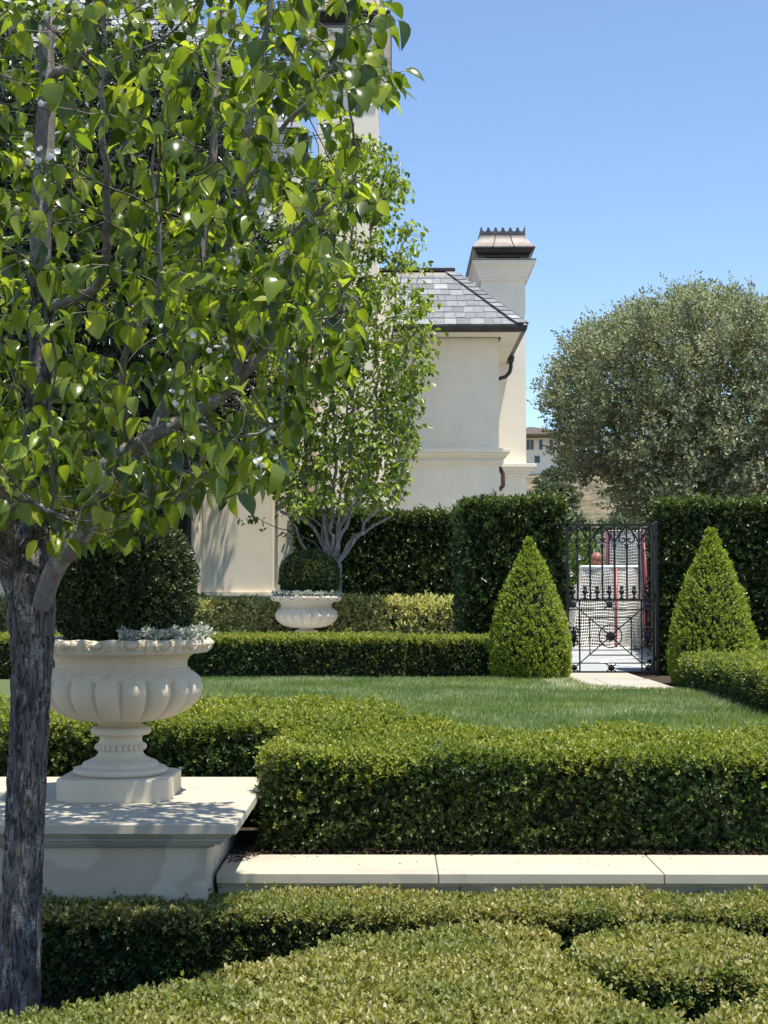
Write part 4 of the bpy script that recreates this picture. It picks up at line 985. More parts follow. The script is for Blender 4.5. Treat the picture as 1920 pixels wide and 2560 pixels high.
# ------------------------------------------------------------------ goals and ball
def net_patch(mb, a, b_, c, d, nu, nv, r=.0105, sag=0.0):
    a, b_, c, d = (np.array(q, float) for q in (a, b_, c, d))
    def q(u, v):
        p = a*(1-u)*(1-v) + b_*u*(1-v) + c*u*v + d*(1-u)*v
        return p + np.array([.015 * math.sin(9*v+4*u), .02 * math.sin(7*u+3*v) + sag * math.sin(math.pi*u) * math.sin(math.pi*v), .012 * math.sin(8*u+5*v)])
    for i in range(nu + 1): mb.tube([q(i / nu, j / 8) for j in range(9)], r, M['net'], 3, cap=False)
    for j in range(nv + 1): mb.tube([q(i / 8, j / nv) for i in range(9)], r, M['net'], 3, cap=False)
CY = 25.9
def goals():
    g = lambda x, y, d=CY: P(1350 + x * .2261, 1250 + y * .2261, d)
    z0 = LZ + .032
    # short goal lying with its back to the gate
    gb = g(650, 1615); t = thing('hockey_goal', 'low hockey goal with white netting and red posts, a ball on top', 'goal', (gb.x, CY, z0))
    fl, fr = g(465, 745), g(1120, 745); bl, br = g(330, 1600, CY), g(1150, 1610, CY)
    top = g(500, 740).z; A = (g(468, 0).x, CY, top); B = (g(840, 0).x, CY, top); A2 = (g(468, 0).x, CY + .35, top); B2 = (g(840, 0).x, CY + .35, top)
    C_ = (g(320, 0).x, CY - .25, z0 + .03); D_ = (g(800, 0).x, CY - .25, z0 + .03); E_ = (g(1120, 0).x, CY + .2, z0 + .03); F_ = (g(1110, 0).x, CY + .2, top)
    m = MB(); net_patch(m, A, B, D_, C_, 18, 27, sag=.06); net_patch(m, B, F_, E_, D_, 14, 27, sag=-.05); net_patch(m, A2, B2, B, A, 18, 6); net_patch(m, A2, A, C_, (C_[0] - .02, CY + .9, z0 + .03), 8, 24); m.build('netting', t)
    p = MB()
    for a, b_ in ((B, D_), (B2, (B2[0] + .03, CY + .4, z0))): p.tube([a, b_], .022, M['red_paint'], 10)
    p.tube([(g(690, 0).x, CY + .1, top), (g(690, 0).x, CY + .1, z0 + .8)], .022, M['red_paint'], 10)
    p.build('goal_post', t)
    r = MB(); r.tube([A2, A, B, F_], .028, M['net'], 8); r.build('top_rail', t); r = MB(); r.tube([C_, D_, E_], .03, M['net'], 8); r.build('base_frame', t)
    # tall goal standing behind
    t2 = thing('rebound_goal', 'taller net goal with plum red frame standing behind the low one', 'goal', (g(930, 0).x, CY + .9, z0))
    d = CY + .7; zt = g(950, 345, d).z; a = (g(745, 0, d).x, d, zt); b_ = (g(1125, 0, d).x, d, zt); c = (g(1165, 0, d).x, d, z0 + .03); e = (g(745, 0, d).x, d, z0 + .03)
    fl_ = (g(645, 0, d).x, d + .9, g(0, 395, d).z); fe = (g(645, 0, d).x, d + .9, z0 + .03)
    f = MB(); f.tube([e, a, b_, c, e], .03, M['plum_paint'], 10); f.build('frame', t2); f = MB(); f.tube([fe, fl_, (b_[0] - .1, d + .9, fl_[2])], .022, M['plum_paint'], 8); f.build('back_frame', t2); f = MB(); f.tube([c, (c[0] + .02, d - .35, z0 + .05), (b_[0] + .02, d, zt)], .020, M['plum_paint'], 8); f.build('side_post', t2)
    n = MB(); net_patch(n, a, b_, c, e, 16, 40); net_patch(n, fl_, a, e, fe, 9, 34, r=.007); net_patch(n, b_, (b_[0] - .35, d + .9, zt - .1), (c[0] - .35, d + .9, z0 + .03), c, 10, 34, sag=.08); n.build('netting', t2)
    # ball
    q = g(632, 690, CY + .15); R_ = .122; q.z = top + .028 + R_; q.y = CY + .16
    bt = thing('basketball', 'faded orange basketball resting on top of the low hockey goal', 'ball', (q.x, q.y, q.z - R_))
    bm = MB(); bm.lathe([(R_ * math.sin(a_), q.z - R_ * math.cos(a_)) for a_ in np.linspace(0, math.pi, 25)], M['rubber'], 36, center=(q.x, q.y)); bm.build('shell', bt)
    s = MB(); rot = Euler((.4, .3, .2)).to_matrix()
    for ax in ('z', 'x', 'y', 'a', 'b'):
        pts = []
        for a_ in np.linspace(0, 2 * math.pi, 41):
            c_, s_ = math.cos(a_), math.sin(a_)
            v = {'z': (c_, s_, 0), 'x': (0, c_, s_), 'y': (c_, 0, s_), 'a': (.62 + .12 * math.cos(2 * a_), .76 * c_, .76 * s_), 'b': (-.62 - .12 * math.cos(2 * a_), .76 * c_, .76 * s_)}[ax]
            pts.append(q + (rot @ Vector(v).normalized()) * R_)
        s.tube(pts, .0028, M['seam'], 4)
    s.build('seams', bt)
goals()

# ------------------------------------------------------------------ the house
def house():
    ST = M['stucco']
    HX = -1.45; t = thing('house', 'large cream stucco house with slate roofs, belt courses and tall chimneys', 'house', (-2, 27, LZ))
    w = MB()
    fw = 30.0; wx = P(1247, 1000, fw).x; ez = P(1247, 813, 29.25).z; sof = P(1200, 832, fw).z; ex = P(1318, 811, 29.25).x; ey = 29.25
    cb = P(1200, 1123, fw).z; cbl = P(1200, 1158, fw).z
    w.box((-8, fw, LZ - .1), (wx, 41, sof + .05), ST); w.build('wing_wall', t)
    def belt(x0, x1, y0, y1, zt, h, o, name='belt_course'):
        m = MB(); st = [(o, 1.0, .72), (o * .72, .72, .5), (o * .45, .5, .34), (o * .3, .34, .12), (o * .45, .12, 0)]
        for e, a, b_ in st: m.box((x0 - e, y0 - e, zt - h + b_ * h), (x1 + e, y1 + e, zt - h + a * h), ST, .006)
        m.build(name, t)
    belt(-8, wx, fw, 40.9, cb, cb - cbl, .22)
    # soffit
    s = MB(); s.box((-8, ey + .07, ez - .12), (ex - .07, 41, ez - .07), ST); s.box((-8, fw - .05, sof - .02), (wx + .05, 40.8, ez - .12), ST); s.build('soffit', t)
    # gutter: front and right side, L section
    g = MB(); G_ = M['gutter']; hg = .125
    prof = [(0, 0), (0, -hg * .55), (.035, -hg), (.12, -hg), (.12, 0)]
    def run(mb, a, b_, outward, along):
        a, b_ = Vector(a), Vector(b_); v = []
        for base, m_ in ((a, 0), (b_, 1)):
            for o_, z_ in prof: v.append(base - outward * o_ + Vector((0, 0, z_)) + along * (-o_ if m_ else 0))
        n = len(prof); mb.faces(v, [(i, (i+1) % n, n + (i+1) % n, n + i) for i in range(n)] + [tuple(range(n)), tuple(range(2*n-1, n-1, -1))], G_)
    run(g, (-8, ey, ez), (ex, ey, ez), Vector((0, -1, 0)), Vector((1, 0, 0)))
    v = []
    for y_, mm in ((ey, 1), (33.35, 0)):
        for o_, z_ in prof: v.append((ex - o_, y_ + (o_ if mm else 0), ez + z_))
    n = len(prof); g.faces(v, [(i, n + i, n + (i+1) % n, (i+1) % n) for i in range(n)] + [tuple(range(n)), tuple(range(2*n-1, n-1, -1))], G_)
    g.box((-8, ey - .012, ez - .02), (ex + .012, ey + .01, ez + .004), G_, .003); g.box((ex - .01, ey, ez - .02), (ex + .012, 33.35, ez + .004), G_, .003)
    for x in np.arange(-4, ex, .95): g.box((x, ey + .01, ez + .004), (x + .02, ey + .3, ez + .02), G_)
    gut = g.build('gutter', t)
    d = MB(); yy = 32.6; p0 = P(1290, 895, yy)
    px = ex - .06
    d.tube([(px, yy, ez - .1), (px, yy, ez - .34), (px - .03, yy, ez - .45), (px - .12, yy, ez - .55), (px - .34, yy, ez - .62), (wx + .07, yy, ez - .70), (wx + .06, yy, ez - .85), (wx + .06, yy, LZ + .3)], .045, G_, 10)
    d.tube([(px, yy, ez - .08), (px, yy, ez - .22)], [.09, .06], G_, 8)
    for z in (4.6, 3.0): d.tube([(wx + .06, yy, z), (wx + .06, yy, z + .06)], .056, G_, 10)
    d.tube([(wx + .07, fw + .9, cbl + .0), (wx + .15, fw + .9, cbl - .15), (wx + .15, fw + .9, cbl - .4), (wx + .06, fw + .9, cbl - .5)], .045, M['rust_pipe'], 8)
    d.build('downspout', t)
    # hip roof of real slates
    r = MB(); run_ = 1.36; rise = P(1145, 690, ey + run_).z - ez + .04
    x0 = -8; xe = ex - .05; y0 = ey + .06; yb = 40.8
    rz = ez + .02
    r.faces([(x0, y0, rz), (xe, y0, rz), (xe - run_, y0 + run_, rz + rise), (x0, y0 + run_, rz + rise), (xe, yb, rz), (xe - run_, yb, rz + rise)], [(0, 1, 2, 3), (1, 4, 5, 2), (3, 2, 5)], M['gutter'])
    nc = 9; sl = math.hypot(run_, rise) / nc; ca, sa = run_ / math.hypot(run_, rise), rise / math.hypot(run_, rise)
    def tile(mb, u0, u1, s0, s1, lift, side, u1t=None):
        th = .016; u1t = u1 if u1t is None else u1t
        def pt(u, s_, h):
            if side == 'front': return (u, y0 + s_ * ca - h * sa, rz + s_ * sa + h * ca)
            return (xe - s_ * ca + h * sa, u, rz + s_ * sa + h * ca)
        v = [pt(u0, s0, lift), pt(u1, s0, lift), pt(u1t, s1, .006), pt(u0, s1, .006), pt(u0, s0, lift + th), pt(u1, s0, lift + th), pt(u1t, s1, .006 + th), pt(u0, s1, .006 + th)]
        mb.faces(v, [(3,2,1,0), (4,5,6,7), (0,1,5,4), (1,2,6,5), (2,3,7,6), (3,0,4,7)], M['slate'])
    for c in range(nc):
        s0 = c * sl - (.02 if c == 0 else 0); s1 = s0 + sl * 1.25; lim = xe - s0 * ca - .02; u = -4.3 + rng.uniform(0, .2)
        while u < lim - .02:
            wd = rng.uniform(.17, .31); e = min(u + wd - .006, lim); tile(r, u, e, s0 + rng.uniform(-.012, .01), min(s1, nc * sl), .018 + rng.uniform(0, .006), 'front', min(e, xe - s1 * ca)); u += wd
        u = y0 + s0 * ca + .02
        while u < 38:
            wd = rng.uniform(.17, .31); tile(r, max(u, y0 + s1 * ca), u + wd - .006, s0 + rng.uniform(-.012, .01), min(s1, nc * sl), .018, 'side'); u += wd
    # hip tiles
    hip0 = Vector((xe + .03, y0 - .03, rz + .0)); hip1 = Vector((xe - run_, y0 + run_, rz + rise)); hd = (hip1 - hip0); nh = 13
    for i in range(nh):
        a = hip0 + hd * (i / nh) - hd.normalized() * .02; b_ = hip0 + hd * ((i + 1.12) / nh)
        for o1, o2 in ((Vector((-.20, 0, .0)), 'f'), (Vector((0, .20, .0)), 's')):
            h = .055; th = .018; n_ = Vector((0, -sa, ca)) if o2 == 'f' else Vector((sa, 0, ca))
            q = [a + n_ * h, b_ + n_ * (h - .02), b_ + o1 + n_ * (h - .02), a + o1 + n_ * h]; q2 = [x_ + n_ * th for x_ in q]
            f = [(0,1,2,3), (7,6,5,4), (0,4,5,1), (1,5,6,2), (2,6,7,3), (3,7,4,0)]
            r.faces([tuple(x_) for x_ in q + q2], f, M['slate'])
    roof = r.build('roof', t)
    rc = MB(); zt = rz + rise; yt = y0 + run_
    rc.faces([(x0, yt - .16, zt - .13), (xe - run_ + .10, yt - .16, zt - .13), (xe - run_ + .0, yt + .0, zt + .06), (x0, yt, zt + .06), (xe - run_ + .10, yb, zt - .13), (xe - run_, yb, zt + .06)], [(0, 1, 2, 3), (1, 4, 5, 2), (3, 2, 5)], M['copper'])
    rc.box((x0, yt - .04, zt + .05), (xe - run_ + .0, yt + .12, zt + .13), M['gutter'], .01); rc.build('ridge_flashing', roof)
    # --- chimneys
    def chimney(x0, x1, y0, y1, zc, base_z, belt_z=None, k=1.0):
        c = MB(); c.box((x0, y0, LZ - .1), (x1, y1, zc - .45 * k), ST); ch = c.build('chimney', t)
        cr = MB(); cr.box((x0 - .05 * k, y0 - .05 * k, zc - .45 * k), (x1 + .05 * k, y1 + .05 * k, zc - .38 * k), ST, .01)
        o = .22 * k
        def ring(e, z): return [(x0 - e, y0 - e, z), (x1 + e, y0 - e, z), (x1 + e, y1 + e, z), (x0 - e, y1 + e, z)]
        levels = [(.05 * k, zc - .38 * k), (.09 * k, zc - .30 * k), (.15 * k, zc - .14 * k), (o, zc - .08 * k), (o, zc)]
        v = [q for e, z in levels for q in ring(e, z)]; n = len(levels)
        cr.faces(v, [(0, 3, 2, 1), tuple(range(4*n-4, 4*n))] + [(i*4+j, i*4+(j+1) % 4, i*4+4+(j+1) % 4, i*4+4+j) for i in range(n-1) for j in range(4)], ST); cr.build('corbel', ch)
        if belt_z: 
            m = MB(); 
            for e, a, b_ in ((.22, .30, .22), (.16, .22, .14), (.10, .14, .08), (.05, .08, 0)): m.box((x0 - e, y0 - e, belt_z - .30 + b_), (x1 + e, y1 + e, belt_z - .30 + a), ST, .006)
            m.build('belt_course', ch)
        cp = MB(); cu = M['copper']
        cp.box((x0 - o - .02, y0 - o - .02, zc), (x1 + o + .02, y1 + o + .02, zc + .03 * k), cu, .004)
        e1 = .08 * k; cp.box((x0 - e1, y0 - e1, zc + .03 * k), (x0 + .12 * k, y1 + e1, zc + .15 * k), M['gutter']); cp.box((x1 - .12 * k, y0 - e1, zc + .03 * k), (x1 + e1, y1 + e1, zc + .15 * k), M['gutter'])
        cp.box((x0 + .12 * k, y0 - e1 + .1, zc + .03 * k), (x1 - .12 * k, y1 + e1 - .1, zc + .14 * k), M['soot'])
        cp.box((x0 + .12 * k, y0 - e1, zc + .10 * k), (x1 - .12 * k, y0 - e1 + .06, zc + .15 * k), M['gutter'])
        # flared hood
        lv = [(e1, .14), (.14 * k, .20), (.20 * k, .28), (.22 * k, .29), (.22 * k, .32)]
        hh = [(0.0, 0), (.22, .16), (.42, .36), (.62, .60), (.80, .82), (1.0, 1.0)]
        for q_ in np.linspace(0, 1, 18)[1:]: lv.append(((.22 - .22 * (1 - (1 - q_) ** 1.6)) * k, .32 + q_ * .36))
        vv = [q for e, z in lv for q in ring(e, zc + z * k)]; n = len(lv)
        cp.faces(vv, [(0, 3, 2, 1), tuple(range(4*n-4, 4*n))] + [(i*4+j, i*4+(j+1) % 4, i*4+4+(j+1) % 4, i*4+4+j) for i in range(3) for j in range(4)], M['gutter'])
        cp.faces(vv, [(i*4+j, i*4+(j+1) % 4, i*4+4+(j+1) % 4, i*4+4+j) for i in range(3, n-1) for j in range(4)], cu)
        e_top = lv[-1][0]; zt = zc + .68 * k
        wtop = x1 - x0 + 2 * e_top
        for fx in (.33, .67):   # standing seams
            cp.tube([(x0 - e + (x1 - x0 + 2 * e) * fx, y0 - e - .006, zc + z * k) for e, z in lv[3:]], .012 * k, M['gutter'], 5)
        cp.build('metal_cap', ch)
        cw = MB(); n = 6; X0, X1 = x0 - e_top, x1 + e_top; st = (X1 - X0) / n; th = .02
        def crest(pa, pb):
            pa, pb = Vector(pa), Vector(pb); d_ = (pb - pa); L_ = d_.length; d_ /= L_; nn = max(2, round(L_ / st)); q = L_ / nn; nrm = Vector((-d_.y, d_.x, 0)) * th / 2; pl = []
            for i in range(nn):
                a0 = i * q; pl += [(a0, .13 * k), (a0 + .08 * q, .15 * k if i else .18 * k), (a0 + .12 * q, .11 * k), (a0 + .2 * q, .125 * k)]
                for a in np.linspace(math.pi * .92, math.pi * 2.08, 9): pl.append((a0 + q / 2 + .31 * q * math.cos(a), .095 * k + .36 * q * math.sin(a) * .85))
                pl += [(a0 + .8 * q, .125 * k), (a0 + .88 * q, .11 * k), (a0 + .92 * q, .15 * k)]
            pl += [(L_, .14 * k), (L_, -.03 * k), (0, -.03 * k)]
            m_ = len(pl); v_ = [tuple(pa + d_ * a + nrm + Vector((0, 0, z))) for a, z in pl] + [tuple(pa + d_ * a - nrm + Vector((0, 0, z))) for a, z in pl]
            cw.faces(v_, [tuple(range(m_)), tuple(range(2*m_-1, m_-1, -1))] + [(i, m_ + i, m_ + (i+1) % m_, (i+1) % m_) for i in range(m_)], cu)
        crest((X0, y0 - e_top, zt), (X1, y0 - e_top, zt)); crest((X1, y0 - e_top + .03, zt), (X1, y1 + e_top, zt)); crest((X0, y1 + e_top, zt), (X0, y0 - e_top + .03, zt))
        cw.build('crest', ch)
    cy = 33.35; a = P(1203, 700, cy).x; b_ = P(1313, 700, cy).x
    chimney(a, b_, cy, cy + 2.8, P(1250, 650, cy - .2).z, 0, P(1300, 1159, cy - .2).z)
    # --- main block at the left, nearer
    mb_ = MB(); my = 24.5; mx = P(742, 1400, my).x; wz0 = LZ - .1
    wl, wr = P(300, 1400, my).x, P(478, 1400, my).x; top = P(500, 330, my).z; hd_ = P(400, 1175, my).z; sl_ = P(400, 1500, my).z
    mb_.box((-9, my, wz0), (wl, my + 10, top), ST); mb_.box((wr, my, wz0), (mx, my + 10, top), ST); mb_.box((wl, my, hd_), (wr, my + 10, top), ST); mb_.box((wl, my, wz0), (wr, my + 10, sl_), ST); mb_.box((wl, my + .6, sl_), (wr, my + 9, hd_), M['glass'])
    mb_.build('main_wall', t)
    # window with black bars
    wf = MB(); Fm = M['window_frame']; yw = my + .12
    wf.box((wl, yw, sl_), (wl + .07, yw + .1, hd_), Fm); wf.box((wr - .09, yw, sl_), (wr, yw + .1, hd_), Fm); wf.box((wl + .07, yw, hd_ - .07), (wr - .09, yw + .1, hd_), Fm); wf.box((wl + .07, yw, sl_), (wr - .09, yw + .1, sl_ + .08), Fm)
    nb = 3
    for i in range(1, nb): x = wl + (wr - wl) * i / nb; wf.box((x - .015, yw + .02, sl_ + .08), (x + .015, yw + .06, hd_ - .07), Fm)
    for i in range(1, 5): z = sl_ + (hd_ - sl_) * i / 5; wf.box((wl + .07, yw + .025, z - .012), (wr - .09, yw + .055, z + .012), Fm)
    win = wf.build('window', t); pn = MB(); pn.box((wl + .07, yw + .04, sl_ + .08), (wr - .09, yw + .05, hd_ - .07), M['glass']); pn.build('pane', win)
    # surround, corner pilaster, base mouldings
    tr = MB(); xs = P(486, 1400, my).x
    tr.box((wr, my - .03, LZ), (wr + .13, my + .01, hd_ + .2), ST, .01); tr.box((P(700, 0, my).x, my - .05, LZ), (mx + .02, my + .05, top), ST, .01)
    tr.box((wr + .19, my - .02, P(0, 1482, my).z), (P(690, 0, my).x, my + .005, P(0, 1182, my).z), ST, .012)
    tr.box((wr + .1, my - .025, P(0, 1148, my).z), (mx + .05, my + .01, P(0, 1120, my).z), ST, .01); tr.build('wall_trim', t)
    bs = MB(); z = P(0, 1483, my).z
    for e, a0, b0 in ((.10, 0, .05), (.07, .05, .10), (.12, .10, .16), (.09, .16, .60)): bs.box((-9, my - e, z - b0), (mx + e, my + .01, z - a0), M['moulding'] if a0 > .04 else ST, .004)
    bs.build('base_moulding', t)
    # main roof, steep slates
    mr = MB(); z0_ = top; y0_ = my - .15; rz_ = 3.4; hx = mx + .1; s_ = 2.6
    mr.faces([(-9, y0_, z0_), (hx, y0_, z0_), (hx - s_, y0_ + s_, z0_ + rz_), (-9, y0_ + s_, z0_ + rz_), (hx, my + 9, z0_), (hx - s_, my + 9, z0_ + rz_)], [(0, 1, 2, 3), (1, 4, 5, 2), (3, 2, 5)], M['gutter'])
    nc2 = 22; ca2, sa2 = s_ / math.hypot(s_, rz_), rz_ / math.hypot(s_, rz_); sl2 = math.hypot(s_, rz_) / nc2
    for c in range(nc2):
        s0 = c * sl2; s1 = min(s0 + sl2 * 1.2, sl2 * nc2); lim = hx - s0 * ca2; u = -7 + rng.uniform(0, .2)
        while u < lim - .02:
            wd = rng.uniform(.18, .32); e = min(u + wd - .006, lim); et = min(e, hx - s1 * ca2)
            q = [(u, s0, .02), (e, s0, .02), (et, s1, .006), (u, s1, .006)]; v = [(uu, y0_ + ss * ca2 - h * sa2, z0_ + ss * sa2 + h * ca2) for uu, ss, h in q] + [(uu, y0_ + ss * ca2 - (h + .016) * sa2, z0_ + ss * sa2 + (h + .016) * ca2) for uu, ss, h in q]
            mr.faces(v, [(3,2,1,0), (4,5,6,7), (0,1,5,4), (1,2,6,5), (2,3,7,6), (3,0,4,7)], M['slate']); u += wd
    mr.build('roof', t)
    # tall near chimney beside it
    c2y = 26.0; a = P(795, 300, c2y).x; b_ = P(945, 300, c2y).x
    chimney(a, b_, c2y, c2y + 2.4, P(850, 68, c2y - .25).z, 0, None, 1.05)
    lw = MB(); lw.box((P(770, 0, c2y).x, c2y + .3, LZ - .1), (P(985, 0, c2y).x, c2y + 2.1, P(0, 700, c2y).z), ST, .01)
    lw.box((P(765, 0, c2y).x, c2y + .26, P(0, 700, c2y).z), (P(990, 0, c2y).x, c2y + 2.14, P(0, 700, c2y).z + .08), ST, .01); lw.build('chimney_base', t)
house()

# ------------------------------------------------------------------ hedges
zf = CAMZ - 1.42
def gp(l, z): return [tuple(G(x, y, z))[:2] for x, y in l]
A = gp([(-500,2700),(-250,2600),(0,2548),(100,2525),(220,2497),(400,2462),(530,2432),(640,2402),(760,2372),(880,2340),(1000,2320),(1180,2313),(1330,2316),(1392,2340),(1408,2375),(1435,2408),(1490,2450),(1560,2492),(1640,2518),(1705,2530),(1722,2600),(1730,2760)], zf) + [(G(1730, 2760, zf).x, 4.0), (-2.2, 4.0)]
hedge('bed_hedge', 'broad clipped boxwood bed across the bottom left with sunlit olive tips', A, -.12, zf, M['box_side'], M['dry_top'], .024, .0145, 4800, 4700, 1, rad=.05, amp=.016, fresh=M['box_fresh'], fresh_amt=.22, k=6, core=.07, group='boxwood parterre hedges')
B = gp([(1420,2372),(1440,2340),(1490,2320),(1600,2311),(1780,2313),(1860,2332),(1930,2352),(2200,2390)], zf) + [(3.0, 5.1)] + gp([(2100,2700),(1985,2620),(1960,2520),(1900,2450),(1840,2412),(1780,2418),(1700,2432),(1600,2430),(1520,2415),(1460,2392)], zf)
hedge('bed_hedge', 'rounded boxwood hedge lobe at the lower right behind a dark hollow', B, -.12, zf, M['box_fresh'], M['dry_top'], .024, .0145, 4800, 4700, 2, rad=.05, amp=.016, fresh=M['box_fresh'], fresh_amt=.25, k=6, core=.07, group='boxwood parterre hedges')
C3 = gp([(1738,2760),(1735,2590),(1745,2545),(1800,2512),(1900,2500),(1945,2505),(1950,2560),(1960,2640),(2000,2800)], zf) + [(1.35, 4.0), (G(1740, 2760, zf).x + .01, 4.0)]
hedge('bed_hedge', 'clipped boxwood top in the bottom right corner in front of the hollow', C3, -.12, zf, M['box_fresh'], M['dry_top'], .024, .0145, 4800, 4700, 3, rad=.05, amp=.016, fresh=M['box_fresh'], fresh_amt=.25, k=6, core=.07, group='boxwood parterre hedges')
z1 = CAMZ - 1.555
hedge('wall_hedge', 'long low clipped boxwood hedge along the foot of the coping wall', [(-3.2, 7.22), (-3.2, 7.74), (4.3, 7.74), (4.3, 7.22)], -.12, z1, M['box_side'], M['dry_top'], .024, .0145, 3900, 4600, 4, rad=.05, amp=.02, fresh=M['box_fresh'], fresh_amt=.18, k=6, core=.06, group='boxwood parterre hedges')
zD = CAMZ - .895
xl = P(655, 1900, 8.5).x
zE = CAMZ - .80
D = [(xl, 8.39), (4.6, 8.39), (4.6, 9.72), (G(1035, 1818, zD).x, 9.76), (G(1000, 1800, zD).x, 9.95), (xl + .03, 9.95)]
def zd(x, y): return zD + (zE - zD) * np.clip((y - 9.2) / .5, 0, 1) * (x < .4)
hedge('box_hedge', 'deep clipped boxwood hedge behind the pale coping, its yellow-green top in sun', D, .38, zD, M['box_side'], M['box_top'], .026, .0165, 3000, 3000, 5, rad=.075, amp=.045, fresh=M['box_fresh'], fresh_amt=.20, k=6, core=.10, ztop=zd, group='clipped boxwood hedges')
E = [(-6.5, 9.36), (xl + .02, 9.36), (xl + .02, 9.97), (G(1012, 1795, zE).x, 9.97), (G(990, 1775, zE).x, 10.5), (G(950, 1757, zE).x, 11.0), (-6.5, 11.0)]
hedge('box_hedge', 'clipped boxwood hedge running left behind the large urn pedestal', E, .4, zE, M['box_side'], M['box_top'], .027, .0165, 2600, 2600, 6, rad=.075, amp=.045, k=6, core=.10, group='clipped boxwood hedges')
zF = CAMZ - .485
xb = P(1012, 1600, 17.3).x
hedge('box_hedge', 'straight trimmed boxwood hedge at the far edge of the lawn below the small urn', [(-8, 17.35), (xb, 17.35), (xb, 18.3), (-8, 18.3)], LZ - .02, zF, M['box_side'], M['box_top'], .026, .016, 2200, 2400, 7, rad=.06, amp=.022, core=.07, group='clipped boxwood hedges')
hedge('box_hedge', 'short trimmed boxwood hedge set back between the far hedge and the left cone', [(xb + .03, 17.6), (P(1300, 1600, 17.6).x, 17.6), (P(1300, 1600, 17.6).x, 18.35), (xb + .03, 18.35)], LZ - .02, zF - .015, M['box_side'], M['box_top'], .026, .016, 2200, 2400, 8, rad=.06, amp=.022, core=.07, group='clipped boxwood hedges')
zR = CAMZ - .62
hedge('box_hedge', 'clipped boxwood hedge along the right side of the lawn', [(3.08, 9.2), (4.4, 9.2), (4.4, 15.75), (3.12, 15.75)], LZ - .02, zR, M['box_side'], M['box_top'], .027, .0165, 2300, 2300, 9, rad=.12, amp=.04, fresh=M['box_fresh'], fresh_amt=.15, core=.10, group='clipped boxwood hedges')
hedge('box_hedge', 'short dark boxwood hedge at the right edge behind the side hedge', [(3.9, 16.6), (6.5, 16.6), (6.5, 17.1), (3.9, 17.1)], LZ - .02, zR + .08, M['box_side'], M['box_top'], .027, .0165, 1700, 1900, 10, rad=.08, amp=.03, core=.08, group='clipped boxwood hedges')
# variegated shrubs
def zv(x, y): return 1.83 + .055 * wob(np.stack([x, y, x * 0], 1), 2.6, 3)
xv = P(1190, 1500, 22).x
hedge('variegated_shrub', 'cream variegated low hedge behind the trimmed boxwood and the farther urn', [(-8, 21.8), (xv, 21.8), (xv, 22.7), (-8, 22.7)], LZ, 1.83, M['varieg'], M['varieg'], .062, .030, 950, 800, 11, rad=.16, amp=.05, k=6, core=.12, ztop=zv)
# tall dark hedges
zH = P(1000, 1280, 24.2).z
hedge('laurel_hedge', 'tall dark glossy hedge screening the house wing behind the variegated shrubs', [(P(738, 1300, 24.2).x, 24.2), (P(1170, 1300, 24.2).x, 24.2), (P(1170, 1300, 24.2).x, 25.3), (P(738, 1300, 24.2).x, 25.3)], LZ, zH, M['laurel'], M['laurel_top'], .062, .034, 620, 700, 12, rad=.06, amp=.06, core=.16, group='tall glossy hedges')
zI = P(1300, 1248, 18.5).z
hedge('laurel_hedge', 'tall square dark hedge block just left of the iron gate', [(P(1160, 1300, 18.5).x, 18.5), (P(1413, 1300, 18.5).x, 18.5), (P(1413, 1300, 18.5).x, 20.6), (P(1160, 1300, 18.5).x, 20.6)], LZ, zI, M['laurel'], M['laurel_top'], .052, .030, 900, 950, 13, rad=.06, amp=.05, core=.14, fresh=M['box_fresh'], fresh_amt=.04, group='tall glossy hedges')
hedge('laurel_hedge', 'tall square dark hedge right of the iron gate at the picture edge', [(P(1648, 1300, 18.5).x, 18.5), (6.8, 18.5), (6.8, 19.25), (P(1648, 1300, 18.5).x, 19.25)], LZ, zI - .02, M['laurel'], M['laurel_top'], .052, .030, 900, 950, 14, rad=.06, amp=.05, core=.14, group='tall glossy hedges')
zC = P(1500, 1385, 33.5).z
hedge('laurel_hedge', 'dark hedge along the far end of the court behind the goals', [(P(1360, 1300, 34).x, 33.6), (12, 33.6), (12, 35), (P(1360, 1300, 34).x, 35)], LZ, zC, M['laurel'], M['laurel'], .085, .05, 260, 150, 15, rad=.15, amp=.15, core=.25, group='tall glossy hedges')
hedge('laurel_hedge', 'dark hedge lining the right side of the court past the gate', [(4.05, 20.7), (6.0, 20.7), (7.2, 31), (5.75, 31), (4.82, 26.2)], LZ, P(1600, 1335, 24).z, M['laurel'], M['laurel'], .07, .04, 300, 150, 16, rad=.15, amp=.1, core=.2, group='tall glossy hedges')
